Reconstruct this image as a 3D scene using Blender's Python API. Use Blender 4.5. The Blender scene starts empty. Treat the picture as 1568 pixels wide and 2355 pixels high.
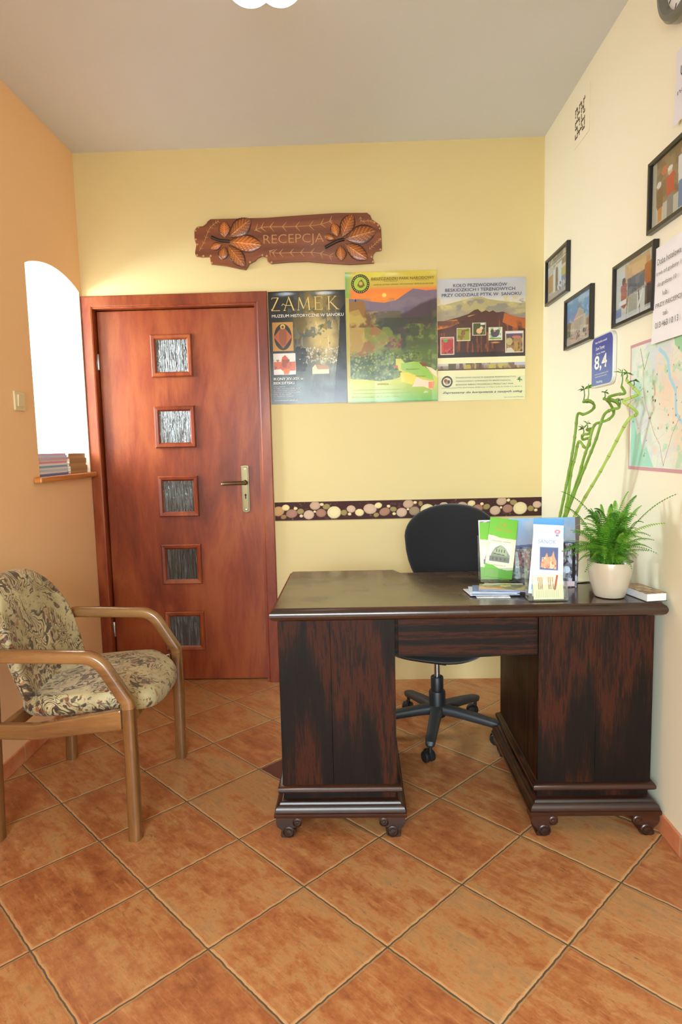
import bpy, bmesh, math, random
import numpy as np
from mathutils import Vector, Matrix

SC = bpy.context.scene
COL = SC.collection
PI = math.pi
D, XR, XL, H = 3.44, 0.984, -1.43, 2.823          # back wall, right wall, left wall, ceiling
YF = -1.5                                          # wall behind the camera

# ------------------------------------------------------------------ camera
cam_d = bpy.data.cameras.new('camera'); cam = bpy.data.objects.new('camera', cam_d); COL.objects.link(cam)
cam_d.sensor_fit = 'VERTICAL'; cam_d.sensor_height = 36.0; cam_d.sensor_width = 24.0; cam_d.lens = 22.54
cam_d.clip_start = 0.02
CR = Matrix(((0.99945, 0.020575, 0.025999), (0.023711, 0.104558, -0.994236), (-0.023175, 0.994306, 0.104013)))
cam.matrix_world = Matrix.Translation((0, 0, 1.2985)) @ CR.to_4x4()
SC.camera = cam

# ------------------------------------------------------------------ colour helpers
def lin(c):
    c = np.asarray(c, float) / 255.0
    return np.where(c <= 0.04045, c / 12.92, ((c + 0.055) / 1.055) ** 2.4)
def L4(c): return tuple(float(v) for v in lin(c)) + (1.0,)

# ------------------------------------------------------------------ view, world, lights
vs = SC.view_settings
SC.display_settings.display_device = 'sRGB'
vs.view_transform = 'Standard'; vs.look = 'None'; vs.gamma = 1.0; vs.use_curve_mapping = False
vs.exposure = 0.0
SC.cycles.use_denoising = True
SC.cycles.max_bounces = 10; SC.cycles.diffuse_bounces = 7; SC.cycles.glossy_bounces = 4
SC.cycles.transparent_max_bounces = 16; SC.cycles.sample_clamp_indirect = 6.0
SC.cycles.caustics_reflective = False; SC.cycles.caustics_refractive = False
wd = bpy.data.worlds.new('overcast_sky'); SC.world = wd; wd.use_nodes = True
bg = wd.node_tree.nodes['Background']; bg.inputs[0].default_value = (0.86, 0.95, 1.0, 1); bg.inputs[1].default_value = 5.2
def area(name, loc, rot, sx, sy, power, col):
    l = bpy.data.lights.new(name, 'AREA'); l.shape = 'RECTANGLE'; l.size = sx; l.size_y = sy
    l.energy = power; l.color = col
    o = bpy.data.objects.new(name, l); COL.objects.link(o); o.location = loc; o.rotation_euler = rot
    return o
# daylight through the arched side window (light faces +x)
def aim(o, target):
    o.rotation_euler = (Vector(target) - o.location).to_track_quat('-Z', 'Y').to_euler()
# bright overcast sky above the yard, seen through the arched side window
aim(area('sky_over_side_window', (XL - 1.45, 2.75, 2.25), (0, 0, 0), 2.3, 1.7, 760, (0.86, 0.95, 1.0)), (0.98, 2.95, 1.30))
# sky in front of the wide window behind the camera
aim(area('sky_over_rear_window', (-0.75, YF - 1.7, 2.45), (0, 0, 0), 2.8, 2.0, 640, (0.85, 0.945, 1.0)), (0.15, 2.0, 0.3))

# ------------------------------------------------------------------ mesh helpers
def finish(name, me, mats, parent=None, smooth=False, kind=None, label=None):
    o = bpy.data.objects.new(name, me); COL.objects.link(o)
    for m in (mats if isinstance(mats, (list, tuple)) else [mats]): me.materials.append(m)
    if smooth:
        me.polygons.foreach_set('use_smooth', [True] * len(me.polygons))
        if smooth != 'full':
            try: me.set_sharp_from_angle(angle=math.radians(38))
            except Exception: pass
    if parent is not None: o.parent = parent
    if kind: o['kind'] = kind
    if label: o['label'] = label
    return o
def obj(name, bm, mats, parent=None, smooth=False, kind=None, label=None, bevel=0.0, seg=2):
    bmesh.ops.recalc_face_normals(bm, faces=bm.faces)
    me = bpy.data.meshes.new(name); bm.to_mesh(me); bm.free()
    o = finish(name, me, mats, parent, smooth, kind, label)
    if bevel > 0:
        b = o.modifiers.new('bevel', 'BEVEL'); b.width = bevel; b.segments = seg; b.limit_method = 'ANGLE'; b.angle_limit = math.radians(40)
    return o
def tag(o, label, cat, group=None):
    o['label'] = label; o['category'] = cat
    if group: o['group'] = group
    return o
def thing(name, label, cat, M=None, group=None):
    o = bpy.data.objects.new(name, None); COL.objects.link(o); o.empty_display_size = 0.05
    if M is not None: o.matrix_world = M
    return tag(o, label, cat, group)
def frameM(origin, u, v):
    u = Vector(u).normalized(); v = Vector(v).normalized(); n = u.cross(v).normalized(); v = n.cross(u)
    M = Matrix((u, v, n)).transposed().to_4x4(); M.translation = Vector(origin); return M
def BM(): return bmesh.new()
def box(bm, a, b):
    (x0, y0, z0), (x1, y1, z1) = a, b
    v = [bm.verts.new(p) for p in ((x0,y0,z0),(x1,y0,z0),(x1,y1,z0),(x0,y1,z0),(x0,y0,z1),(x1,y0,z1),(x1,y1,z1),(x0,y1,z1))]
    for f in ((0,3,2,1),(4,5,6,7),(0,1,5,4),(1,2,6,5),(2,3,7,6),(3,0,4,7)): bm.faces.new([v[i] for i in f])
    return v
def prism(bm, pts, z0, z1, M=None):
    a = [bm.verts.new((x, y, z0)) for x, y in pts]; b = [bm.verts.new((x, y, z1)) for x, y in pts]
    n = len(pts); bm.faces.new(a[::-1]); bm.faces.new(b)
    for i in range(n): bm.faces.new((a[i], a[(i+1) % n], b[(i+1) % n], b[i]))
    if M is not None: bmesh.ops.transform(bm, matrix=M, verts=a + b)
    return a + b
def offset_poly(pts, o):
    n = len(pts); out = []
    for i in range(n):
        p0, p1, p2 = Vector(pts[i-1]), Vector(pts[i]), Vector(pts[(i+1) % n])
        d1 = (p1 - p0).normalized(); d2 = (p2 - p1).normalized()
        n1 = Vector((d1.y, -d1.x)); n2 = Vector((d2.y, -d2.x))     # outward for counter-clockwise
        m = (n1 + n2); m = m / max(1e-6, m.dot(n1))
        out.append((p1.x + m.x * o, p1.y + m.y * o))
    return out
def stack(bm, pts, prof):
    """rings of an outline (ccw) expanded by o at height z, closed top and bottom"""
    rings = [[bm.verts.new((x, y, z)) for x, y in offset_poly(pts, o)] for o, z in prof]
    n = len(pts)
    for r0, r1 in zip(rings, rings[1:]):
        for i in range(n): bm.faces.new((r0[i], r0[(i+1) % n], r1[(i+1) % n], r1[i]))
    bm.faces.new(rings[0][::-1]); bm.faces.new(rings[-1])
def rect(x0, x1, y0, y1): return [(x0, y0), (x1, y0), (x1, y1), (x0, y1)]
def lathe(bm, prof, n=32, c=(0, 0, 0), M=None, cap=True):
    rs = []
    for r, z in prof:
        rs.append([bm.verts.new((c[0] + r * math.cos(2*PI*i/n), c[1] + r * math.sin(2*PI*i/n), c[2] + z)) for i in range(n)])
    for a, b in zip(rs, rs[1:]):
        for i in range(n): bm.faces.new((a[i], a[(i+1) % n], b[(i+1) % n], b[i]))
    if cap:
        bm.faces.new(rs[0][::-1]); bm.faces.new(rs[-1])
    if M is not None: bmesh.ops.transform(bm, matrix=M, verts=[v for r in rs for v in r])
def round_sec(w, h, n=16, e=0.6):
    out = []
    for i in range(n):
        a = 2*PI*i/n; c, s = math.cos(a), math.sin(a)
        out.append((w/2 * math.copysign(abs(c)**e, c), h/2 * math.copysign(abs(s)**e, s)))
    return out
def sweep(bm, path, sec, side=None, scales=None, cap=True):
    """sweep a closed section along a path; side = fixed sideways vector or None for parallel transport"""
    P = [Vector(p) for p in path]; n = len(P); rings = []; prev = None
    for i in range(n):
        t = (P[min(i+1, n-1)] - P[max(i-1, 0)])
        if t.length < 1e-9: t = Vector((0, 0, 1))
        t.normalize()
        if side is not None:
            s = Vector(side); s = (s - t * s.dot(t)).normalized()
        else:
            if prev is None:
                s = t.orthogonal().normalized()
            else:
                s = (prev - t * prev.dot(t)).normalized()
            prev = s
        u = t.cross(s); k = scales[i] if scales else 1.0
        rings.append([bm.verts.new(P[i] + s * (a * k) + u * (b * k)) for a, b in sec])
    m = len(sec)
    for r0, r1 in zip(rings, rings[1:]):
        for i in range(m): bm.faces.new((r0[i], r0[(i+1) % m], r1[(i+1) % m], r1[i]))
    if cap: bm.faces.new(rings[0][::-1]); bm.faces.new(rings[-1])
def circ(r, n=10): return [(r * math.cos(2*PI*i/n), r * math.sin(2*PI*i/n)) for i in range(n)]
def catmull(pts, k=6):
    P = [Vector(p) for p in pts]; out = []
    for i in range(len(P) - 1):
        p0, p1, p2, p3 = P[max(i-1, 0)], P[i], P[i+1], P[min(i+2, len(P)-1)]
        for j in range(k):
            t = j / k
            out.append(0.5 * ((2*p1) + (p2-p0)*t + (2*p0-5*p1+4*p2-p3)*t*t + (3*p1-p0-3*p2+p3)*t*t*t))
    out.append(P[-1]); return out
def fillet(pts, r, k=6):
    P = [Vector(p) for p in pts]; out = [P[0]]
    for i in range(1, len(P) - 1):
        a = (P[i-1] - P[i]); b = (P[i+1] - P[i]); rr = min(r, a.length * .49, b.length * .49)
        A = P[i] + a.normalized() * rr; B = P[i] + b.normalized() * rr
        for j in range(k + 1):
            t = j / k; out.append((1-t)**2 * A + 2*t*(1-t) * P[i] + t*t * B)
    out.append(P[-1]); return out

# ------------------------------------------------------------------ material helpers
def newmat(name):
    m = bpy.data.materials.new(name); m.use_nodes = True
    nt = m.node_tree; return m, nt, nt.nodes['Principled BSDF']
def setp(b, **k):
    names = {'rough': 'Roughness', 'metal': 'Metallic', 'spec': 'Specular IOR Level', 'coat': 'Coat Weight', 'sheen': 'Sheen Weight', 'trans': 'Transmission Weight', 'ior': 'IOR', 'alpha': 'Alpha', 'coatr': 'Coat Roughness', 'sub': 'Subsurface Weight'}
    for a, v in k.items(): b.inputs[names[a]].default_value = v
def N(nt, t, **k):
    n = nt.nodes.new(t)
    for a, v in k.items(): setattr(n, a, v)
    return n
def ramp(nt, fac, stops):
    r = N(nt, 'ShaderNodeValToRGB'); e = r.color_ramp.elements
    while len(e) > 1: e.remove(e[-1])
    e[0].position = stops[0][0]; e[0].color = L4(stops[0][1])
    for p, c in stops[1:]:
        x = e.new(p); x.color = L4(c)
    nt.links.new(fac, r.inputs[0]); return r.outputs[0]
def vramp(nt, fac, a, b, c=0.0, d=1.0):
    r = N(nt, 'ShaderNodeMapRange'); r.inputs[1].default_value = a; r.inputs[2].default_value = b
    r.inputs[3].default_value = c; r.inputs[4].default_value = d; nt.links.new(fac, r.inputs[0]); return r.outputs[0]
def mixc(nt, fac, a, b, mode='MIX'):
    m = N(nt, 'ShaderNodeMix', data_type='RGBA', blend_type=mode)
    for i, v in ((0, fac), (6, a), (7, b)):
        if hasattr(v, 'is_linked') or isinstance(v, bpy.types.NodeSocket): nt.links.new(v, m.inputs[i])
        else: m.inputs[i].default_value = v
    return m.outputs[2]
def math_(nt, op, a, b=None, c=None):
    m = N(nt, 'ShaderNodeMath', operation=op)
    for i, v in enumerate((a, b, c)):
        if v is None: continue
        if isinstance(v, bpy.types.NodeSocket): nt.links.new(v, m.inputs[i])
        else: m.inputs[i].default_value = v
    return m.outputs[0]
def coords(nt, scale=(1, 1, 1), rot=(0, 0, 0), loc=(0, 0, 0), kind='Object'):
    t = N(nt, 'ShaderNodeTexCoord'); mp = N(nt, 'ShaderNodeMapping')
    mp.inputs['Scale'].default_value = scale; mp.inputs['Rotation'].default_value = rot; mp.inputs['Location'].default_value = loc
    nt.links.new(t.outputs[kind], mp.inputs[0]); return mp.outputs[0]
def noise(nt, vec, scale=5, detail=4, rough=0.5, dist=0.0):
    n = N(nt, 'ShaderNodeTexNoise'); n.inputs['Scale'].default_value = scale; n.inputs['Detail'].default_value = detail
    n.inputs['Roughness'].default_value = rough; n.inputs['Distortion'].default_value = dist
    if vec is not None: nt.links.new(vec, n.inputs['Vector'])
    return n.outputs['Fac']
def bump(nt, b, h, strength=0.2, dist=0.01):
    n = N(nt, 'ShaderNodeBump'); n.inputs['Strength'].default_value = strength; n.inputs['Distance'].default_value = dist
    nt.links.new(h, n.inputs['Height']); nt.links.new(n.outputs[0], b.inputs['Normal'])
def plain(name, col, rough=0.5, bumpy=0.0, bscale=60, var=0.0, **k):
    m, nt, b = newmat(name); b.inputs['Base Color'].default_value = L4(col); setp(b, rough=rough, **k)
    v = coords(nt)
    if var > 0:
        f = noise(nt, v, 7, 3)
        c0 = [max(0, x * (1 - var)) for x in col]; c1 = [min(255, x * (1 + var)) for x in col]
        nt.links.new(ramp(nt, f, [(0.3, c0), (0.7, c1)]), b.inputs['Base Color'])
    if bumpy > 0: bump(nt, b, noise(nt, v, bscale, 3), bumpy, 0.002)
    return m
def wood(name, stops, axis='z', fine=28, rough=0.35, coat=0.0, stretch=12, bmp=0.12, rvar=0.0, big=1.0, gkind='Object', wts=(.5, .3, .2)):
    m, nt, b = newmat(name); setp(b, rough=rough, coat=coat, coatr=0.12)
    s = {'x': (1, stretch, stretch), 'y': (stretch, 1, stretch), 'z': (stretch, stretch, 1)}[axis]
    v = coords(nt, s, kind=gkind)
    a = noise(nt, v, 1.3 * big, 6, 0.68, 1.4); g = noise(nt, v, fine / 4, 6, 0.7, 0.3)
    # broad cathedral figure
    v2 = coords(nt, tuple(x * 0.35 for x in s), loc=(3.1, 1.7, 0.4), kind=gkind)
    w = N(nt, 'ShaderNodeTexWave', wave_type='RINGS'); w.inputs['Scale'].default_value = 1.4 * big; w.inputs['Distortion'].default_value = 7.0
    w.inputs['Detail'].default_value = 3.0; w.inputs['Detail Scale'].default_value = 1.2; nt.links.new(v2, w.inputs['Vector'])
    f = math_(nt, 'MULTIPLY_ADD', a, wts[0], math_(nt, 'MULTIPLY_ADD', g, wts[1], math_(nt, 'MULTIPLY', w.outputs['Fac'], wts[2])))
    nt.links.new(ramp(nt, f, stops), b.inputs['Base Color'])
    if rvar > 0:
        nt.links.new(vramp(nt, noise(nt, coords(nt), 6, 3), 0.3, 0.7, rough, rough + rvar), b.inputs['Roughness'])
    bump(nt, b, g, bmp, 0.002)
    return m
def vcol(name, rough=0.5, spec=0.5, bumpy=0.0, bscale=9, coat=0.0):
    m, nt, b = newmat(name); a = N(nt, 'ShaderNodeVertexColor', layer_name='Col')
    nt.links.new(a.outputs['Color'], b.inputs['Base Color']); setp(b, rough=rough, spec=spec, coat=coat)
    if bumpy > 0: bump(nt, b, noise(nt, coords(nt), bscale, 2), bumpy, 0.01)
    return m

# ------------------------------------------------------------------ a tiny painter: prints become coloured mesh grids
def vnoise(h, w, sx, sy, seed):
    r = np.random.RandomState(seed); gx, gy = int(sx) + 2, int(sy) + 2; g = r.rand(gy, gx)
    x = np.linspace(0, sx - 1e-6, w); y = np.linspace(0, sy - 1e-6, h); xi, yi = x.astype(int), y.astype(int)
    fx, fy = x - xi, y - yi; fx = fx*fx*(3-2*fx); fy = fy*fy*(3-2*fy)
    a = g[np.ix_(yi, xi)]; b = g[np.ix_(yi, xi+1)]; c = g[np.ix_(yi+1, xi)]; d = g[np.ix_(yi+1, xi+1)]
    return (a*(1-fx) + b*fx) * (1-fy)[:, None] + (c*(1-fx) + d*fx) * fy[:, None]
def fbm(h, w, sx, sy, seed, oc=4):
    t = 0; k = 0
    for i in range(oc): t = t + vnoise(h, w, sx * 2**i, sy * 2**i, seed + i * 17) * 0.5**i; k += 0.5**i
    return t / k
class Canvas:
    """x right 0..1, y down 0..1"""
    def __init__(s, w, h, col):
        s.w, s.h = w, h; s.a = np.ones((h, w, 3)) * np.array(col, float)
        s.X, s.Y = np.meshgrid(np.linspace(0, 1, w), np.linspace(0, 1, h))
    def mix(s, m, col):
        m = np.clip(m, 0, 1)[..., None]; s.a = s.a * (1 - m) + np.asarray(col, float) * m
    def grad(s, y0, y1, c0, c1):
        t = np.clip((s.Y - y0) / (y1 - y0), 0, 1)[..., None]; m = ((s.Y >= y0) & (s.Y <= y1))[..., None]
        s.a = np.where(m, np.array(c0, float) * (1 - t) + np.array(c1, float) * t, s.a)
    def rect(s, x0, y0, x1, y1, col, al=1.0): s.mix(((s.X >= x0) & (s.X <= x1) & (s.Y >= y0) & (s.Y <= y1)) * al, col)
    def ell(s, cx, cy, rx, ry, col, al=1.0, rot=0.0, soft=0.0):
        dx, dy = (s.X - cx), (s.Y - cy); asp = s.h / s.w
        c, n = math.cos(rot), math.sin(rot); u = dx * c + dy * asp * n; v = -dx * n + dy * asp * c
        d = np.sqrt((u / rx)**2 + (v / (ry * asp))**2)
        s.mix((d <= 1) * al if soft <= 0 else np.clip((1 - d) / soft, 0, 1) * al, col)
    def poly(s, pts, col, al=1.0):
        m = np.zeros(s.X.shape, bool); n = len(pts)
        for i in range(n):
            (x0, y0), (x1, y1) = pts[i], pts[(i+1) % n]
            if y0 == y1: continue
            c = ((s.Y >= min(y0, y1)) & (s.Y < max(y0, y1))) & (s.X < (x1-x0) * (s.Y-y0) / (y1-y0) + x0); m ^= c
        s.mix(m * al, col)
    def line(s, pts, wd, col, al=1.0):
        asp = s.h / s.w
        for (x0, y0), (x1, y1) in zip(pts, pts[1:]):
            dx, dy = x1-x0, (y1-y0)*asp; L = dx*dx + dy*dy + 1e-12
            t = np.clip(((s.X-x0)*dx + (s.Y-y0)*asp*dy) / L, 0, 1)
            d = np.hypot(s.X-x0-t*dx, (s.Y-y0)*asp-t*dy); s.mix((d <= wd) * al, col)
    def below(s, f, col, al=1.0, soft=0.0):
        """fill under a skyline f(x)"""
        y = np.interp(s.X[0], [p[0] for p in f], [p[1] for p in f])[None, :]
        s.mix(((s.Y > y) * al) if soft <= 0 else np.clip((s.Y - y) / soft, 0, 1) * al, col)
    def fb(s, sx, sy, seed, oc=4): return fbm(s.h, s.w, sx, sy, seed, oc)
    def blot(s, sx, sy, seed, th, col, al=1.0, region=None, soft=0.06):
        m = np.clip((s.fb(sx, sy, seed) - th) / soft, 0, 1) * al
        if region: m = m * ((s.X >= region[0]) & (s.X <= region[2]) & (s.Y >= region[1]) & (s.Y <= region[3]))
        s.mix(m, col)
    def speck(s, n, seed, cols, r=0.006, region=(0, 0, 1, 1), al=0.8):
        R = random.Random(seed)
        for _ in range(n):
            cx = R.uniform(region[0], region[2]); cy = R.uniform(region[1], region[3]); q = r * R.uniform(.5, 1.6)
            i0, i1 = int(max(0, (cy - q * s.w / s.h) * s.h)), int((cy + q * s.w / s.h) * s.h) + 1; j0, j1 = int(max(0, (cx - q) * s.w)), int((cx + q) * s.w) + 1
            s.a[i0:i1, j0:j1] = s.a[i0:i1, j0:j1] * (1 - al) + np.array(R.choice(cols), float) * al
def sheet(name, cv, w, h, mat, parent=None, z=0.0, curl=None, thick=0.0, origin=(0, 0)):
    """a print of w x h metres in its own x,y plane (y up), coloured per vertex, with real thickness"""
    nx, ny = cv.w, cv.h
    X, Y = np.meshgrid(np.linspace(0, w, nx) + origin[0], np.linspace(h, 0, ny) + origin[1])
    Z = np.full(X.shape, z)
    if curl is not None: Z = Z + curl((X - origin[0]) / w, (Y - origin[1]) / h)
    co = np.stack([X, Y, Z], -1).reshape(-1, 3); nv = len(co)
    I = np.arange(nv).reshape(ny, nx)
    F = np.stack([I[1:, :-1], I[1:, 1:], I[:-1, 1:], I[:-1, :-1]], -1).reshape(-1, 4)
    loops = F.reshape(-1); sizes = np.full(len(F), 4)
    if thick > 0:      # back sheet + rim
        rim = np.concatenate([I[-1, :], I[::-1, -1][1:], I[0, ::-1][1:], I[:, 0][1:-1]])
        bk = co[rim].copy(); bk[:, 2] = bk[:, 2] - thick; k = len(rim); co = np.concatenate([co, bk]); J = np.arange(k) + nv
        R = np.stack([J, np.roll(J, -1), np.roll(rim, -1), rim], -1).reshape(-1)
        loops = np.concatenate([loops, R, J[::-1]]); sizes = np.concatenate([sizes, np.full(k, 4), [k]])
    me = bpy.data.meshes.new(name); me.vertices.add(len(co)); me.vertices.foreach_set('co', co.reshape(-1).astype(np.float32))
    me.loops.add(len(loops)); me.loops.foreach_set('vertex_index', loops.astype(np.int32))
    me.polygons.add(len(sizes)); st = np.concatenate([[0], np.cumsum(sizes)[:-1]]); me.polygons.foreach_set('loop_start', st.astype(np.int32))
    me.update(calc_edges=True); me.validate()
    c = np.ones((len(co), 4), np.float32); c[:nv, :3] = lin(np.clip(cv.a, 0, 255)).reshape(-1, 3); c[nv:, :3] = 0.8
    at = me.color_attributes.new('Col', 'FLOAT_COLOR', 'POINT'); at.data.foreach_set('color', c.reshape(-1))
    return finish(name, me, mat, parent)
def text(s, x, y, w, h, mat, parent, name='lettering', z=0.0008, align='L', slant=0.0, thick=0.0002, rot=0.0, stretch=True, lab=None, bold=0.0):
    """lettering fitted to a w x h metre box whose lower left corner is x,y"""
    cu = bpy.data.curves.new('t', 'FONT'); cu.body = s; cu.size = 1; cu.extrude = 0.0; cu.shear = slant; cu.resolution_u = 3; cu.offset = bold
    o = bpy.data.objects.new('t', cu); COL.objects.link(o); bpy.context.view_layer.update()
    me = bpy.data.meshes.new_from_object(o.evaluated_get(bpy.context.evaluated_depsgraph_get()))
    bpy.data.objects.remove(o); bpy.data.curves.remove(cu)
    n = len(me.vertices); co = np.empty(n * 3, np.float32); me.vertices.foreach_get('co', co); co = co.reshape(-1, 3)
    mn, mx = co.min(0), co.max(0); sx = w / max(1e-6, mx[0]-mn[0]); sy = h / max(1e-6, mx[1]-mn[1])
    co[:, 0] = (co[:, 0]-mn[0]) * sx; co[:, 1] = (co[:, 1]-mn[1]) * sy; co[:, 2] = 0
    c, q = math.cos(rot), math.sin(rot)
    out = np.stack([x + co[:, 0]*c - co[:, 1]*q, y + co[:, 0]*q + co[:, 1]*c, np.full(n, z)], -1)
    me.vertices.foreach_set('co', out.astype(np.float32).reshape(-1)); me.update(); me.name = name
    return finish(name, me, mat, parent, label=lab)
def join_text(items, mat, parent, name='lettering', z=0.0008, lab=None):
    """several lines of lettering as one mesh; items = (string, x, y, w, h[, slant])"""
    tmp = [text(i[0], i[1], i[2], i[3], i[4], mat, None, z=z, slant=(i[5] if len(i) > 5 else 0)) for i in items]
    bm = BM()
    for o in tmp: bm.from_mesh(o.data)
    for o in tmp:
        me = o.data; bpy.data.objects.remove(o); bpy.data.meshes.remove(me)
    me = bpy.data.meshes.new(name); bm.to_mesh(me); bm.free()
    return finish(name, me, mat, parent, label=lab)

# ================================================================== materials of the room
M_ceil = plain('ceiling_paint', (214, 219, 222), 0.85, 0.04, 40)
M_back = plain('yellow_wall_paint', (223, 206, 151), 0.7, 0.06, 55)
M_right = plain('pale_yellow_wall_paint', (240, 235, 210), 0.7, 0.06, 55)
M_left = plain('peach_wall_paint', (246, 203, 154), 0.7, 0.06, 55)
M_reveal = plain('reveal_paint', (246, 236, 220), 0.8)
M_white = plain('white_plastic', (236, 235, 230), 0.35)

def floor_material():
    m, nt, b = newmat('terracotta_floor_tiles')
    T, th, tx, ty = 0.33, -0.77506, -0.64839, 1.76466
    c, s = math.cos(-th), math.sin(-th)
    lx, ly = -(c*tx - s*ty) / T, -(s*tx + c*ty) / T
    v = coords(nt, (1/T, 1/T, 1/T), (0, 0, -th), (lx, ly, 0))
    wob = noise(nt, v, 9, 3); wob = math_(nt, 'MULTIPLY_ADD', wob, 0.026, -0.013)
    sp = N(nt, 'ShaderNodeSeparateXYZ'); nt.links.new(v, sp.inputs[0])
    x, y = sp.outputs[0], sp.outputs[1]
    dx = math_(nt, 'PINGPONG', math_(nt, 'ADD', x, wob), 0.5); dy = math_(nt, 'PINGPONG', math_(nt, 'ADD', y, wob), 0.5)
    de = math_(nt, 'MINIMUM', dx, dy)
    fx, fy = math_(nt, 'FLOOR', x), math_(nt, 'FLOOR', y)
    cb = N(nt, 'ShaderNodeCombineXYZ'); nt.links.new(fx, cb.inputs[0]); nt.links.new(fy, cb.inputs[1])
    wn = N(nt, 'ShaderNodeTexWhiteNoise', noise_dimensions='3D'); nt.links.new(cb.outputs[0], wn.inputs['Vector'])
    off = N(nt, 'ShaderNodeVectorMath', operation='MULTIPLY_ADD'); nt.links.new(wn.outputs['Color'], off.inputs[0]); off.inputs[1].default_value = (37, 37, 37)
    nt.links.new(v, off.inputs[2])
    st = N(nt, 'ShaderNodeMapping'); st.inputs['Scale'].default_value = (0.9, 2.6, 1); st.inputs['Rotation'].default_value = (0, 0, 0.35); nt.links.new(off.outputs[0], st.inputs[0])
    n1 = noise(nt, st.outputs[0], 1.5, 8, 0.70, 0.3); n2 = noise(nt, off.outputs[0], 9, 6, 0.75)
    f = math_(nt, 'MULTIPLY_ADD', n1, 0.62, math_(nt, 'MULTIPLY', n2, 0.38))
    f = math_(nt, 'ADD', f, math_(nt, 'MULTIPLY_ADD', wn.outputs['Value'], 0.10, -0.05))
    col = ramp(nt, f, [(0.30, (124, 70, 42)), (0.41, (156, 92, 54)), (0.48, (170, 108, 64)), (0.55, (180, 130, 82)), (0.66, (158, 122, 84))])
    n3 = noise(nt, st.outputs[0], 11, 5, 0.8)
    col = mixc(nt, vramp(nt, n3, 0.58, 0.70, 0, 0.75), col, L4((104, 74, 50)))
    s2 = N(nt, 'ShaderNodeMapping'); s2.inputs['Scale'].default_value = (3.0, 26, 1); s2.inputs['Rotation'].default_value = (0, 0, 0.6); nt.links.new(off.outputs[0], s2.inputs[0])
    n4 = noise(nt, s2.outputs[0], 1.0, 4, 0.7); col = mixc(nt, vramp(nt, n4, 0.56, 0.70, 0, 0.45), col, L4((206, 150, 98))); col = mixc(nt, vramp(nt, n4, 0.42, 0.30, 0, 0.4), col, L4((126, 80, 50)))
    # small charcoal accent tile beside the desk
    acc = math_(nt, 'MULTIPLY', math_(nt, 'COMPARE', fx, -1.0, 0.1), math_(nt, 'COMPARE', fy, 2.0, 0.1))
    col = mixc(nt, acc, col, L4((92, 42, 38)))
    edge = vramp(nt, de, 0.030, 0.009, 0, 1)
    col = mixc(nt, math_(nt, 'MULTIPLY', edge, 0.72), col, L4((196, 158, 112)))
    gr = vramp(nt, de, 0.0095, 0.005, 0, 1)
    col = mixc(nt, gr, col, L4((92, 76, 58)))
    nt.links.new(col, b.inputs['Base Color']); setp(b, spec=0.45)
    nt.links.new(vramp(nt, n2, 0.3, 0.7, 0.30, 0.48), b.inputs['Roughness'])
    h = math_(nt, 'ADD', vramp(nt, de, 0.004, 0.03, 0, 1), math_(nt, 'MULTIPLY', n2, 0.35)); bump(nt, b, h, 0.45, 0.004)
    return m
M_floor = floor_material()

# ================================================================== the room
def struct(name, bm, mat, **k): return obj(name, bm, mat, kind='structure', **k)
bm = BM(); box(bm, (XL - 0.02, YF - 0.02, -0.06), (XR + 0.02, D + 0.14, 0)); struct('floor', bm, M_floor)
bm = BM(); box(bm, (XL - 0.5, YF - 0.3, H), (XR + 0.2, D + 0.2, H + 0.08)); struct('ceiling', bm, M_ceil)
bm = BM(); box(bm, (XR, YF - 0.02, -0.05), (XR + 0.12, D + 0.1, H)); struct('wall_right', bm, M_right)
bm = BM()                                            # back wall with the door opening
DX0, DX1, DZ = -1.392, -0.500, 2.052
box(bm, (XL - 0.02, D, -0.05), (DX0, D + 0.14, H)); box(bm, (DX1, D, -0.05), (XR, D + 0.14, H)); box(bm, (DX0, D, DZ), (DX1, D + 0.14, H))
struct('wall_back', bm, M_back)
bm = BM()                                            # wall behind the camera with a wide window opening
box(bm, (XL, YF - 0.15, -0.05), (-1.2, YF, H)); box(bm, (0.72, YF - 0.15, -0.05), (XR, YF, H))
box(bm, (-1.2, YF - 0.15, -0.05), (0.72, YF, 0.3)); box(bm, (-1.2, YF - 0.15, 2.1), (0.72, YF, H))
struct('wall_front', bm, M_right)
# left wall, half a metre thick, with the arched window niche
NY0, NY1, NZ0, NZS = 2.862, 3.412, 1.160, 2.122
arch = [(NY0 + (NY1 - NY0) * i / 16, NZS + 0.055 * math.sin(PI * i / 16) ** 0.8) for i in range(17)]
bm = BM()
for X in (XL, XL - 0.5):
    def q(*p): bm.faces.new([bm.verts.new((X, a, b)) for a, b in p])
    q((YF, -.05), (NY0, -.05), (NY0, H), (YF, H)); q((NY1, -.05), (D + .14, -.05), (D + .14, H), (NY1, H)); q((NY0, -.05), (NY1, -.05), (NY1, NZ0), (NY0, NZ0))
    for a, b in zip(arch, arch[1:]): q(a, b, (b[0], H), (a[0], H))
bmesh.ops.remove_doubles(bm, verts=bm.verts, dist=1e-5)
wl = struct('wall_left', bm, [M_left, M_reveal])
bm = BM(); loop = [(NY0, NZ0)] + arch + [(NY1, NZ0)]
va = [bm.verts.new((XL, a, b)) for a, b in loop]; vb = [bm.verts.new((XL - 0.5, a, b)) for a, b in loop]
for i in range(len(loop)): j = (i + 1) % len(loop); bm.faces.new((va[i], va[j], vb[j], vb[i]))
struct('wall_left_reveal', bm, M_reveal).name = 'trim_2'
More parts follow.
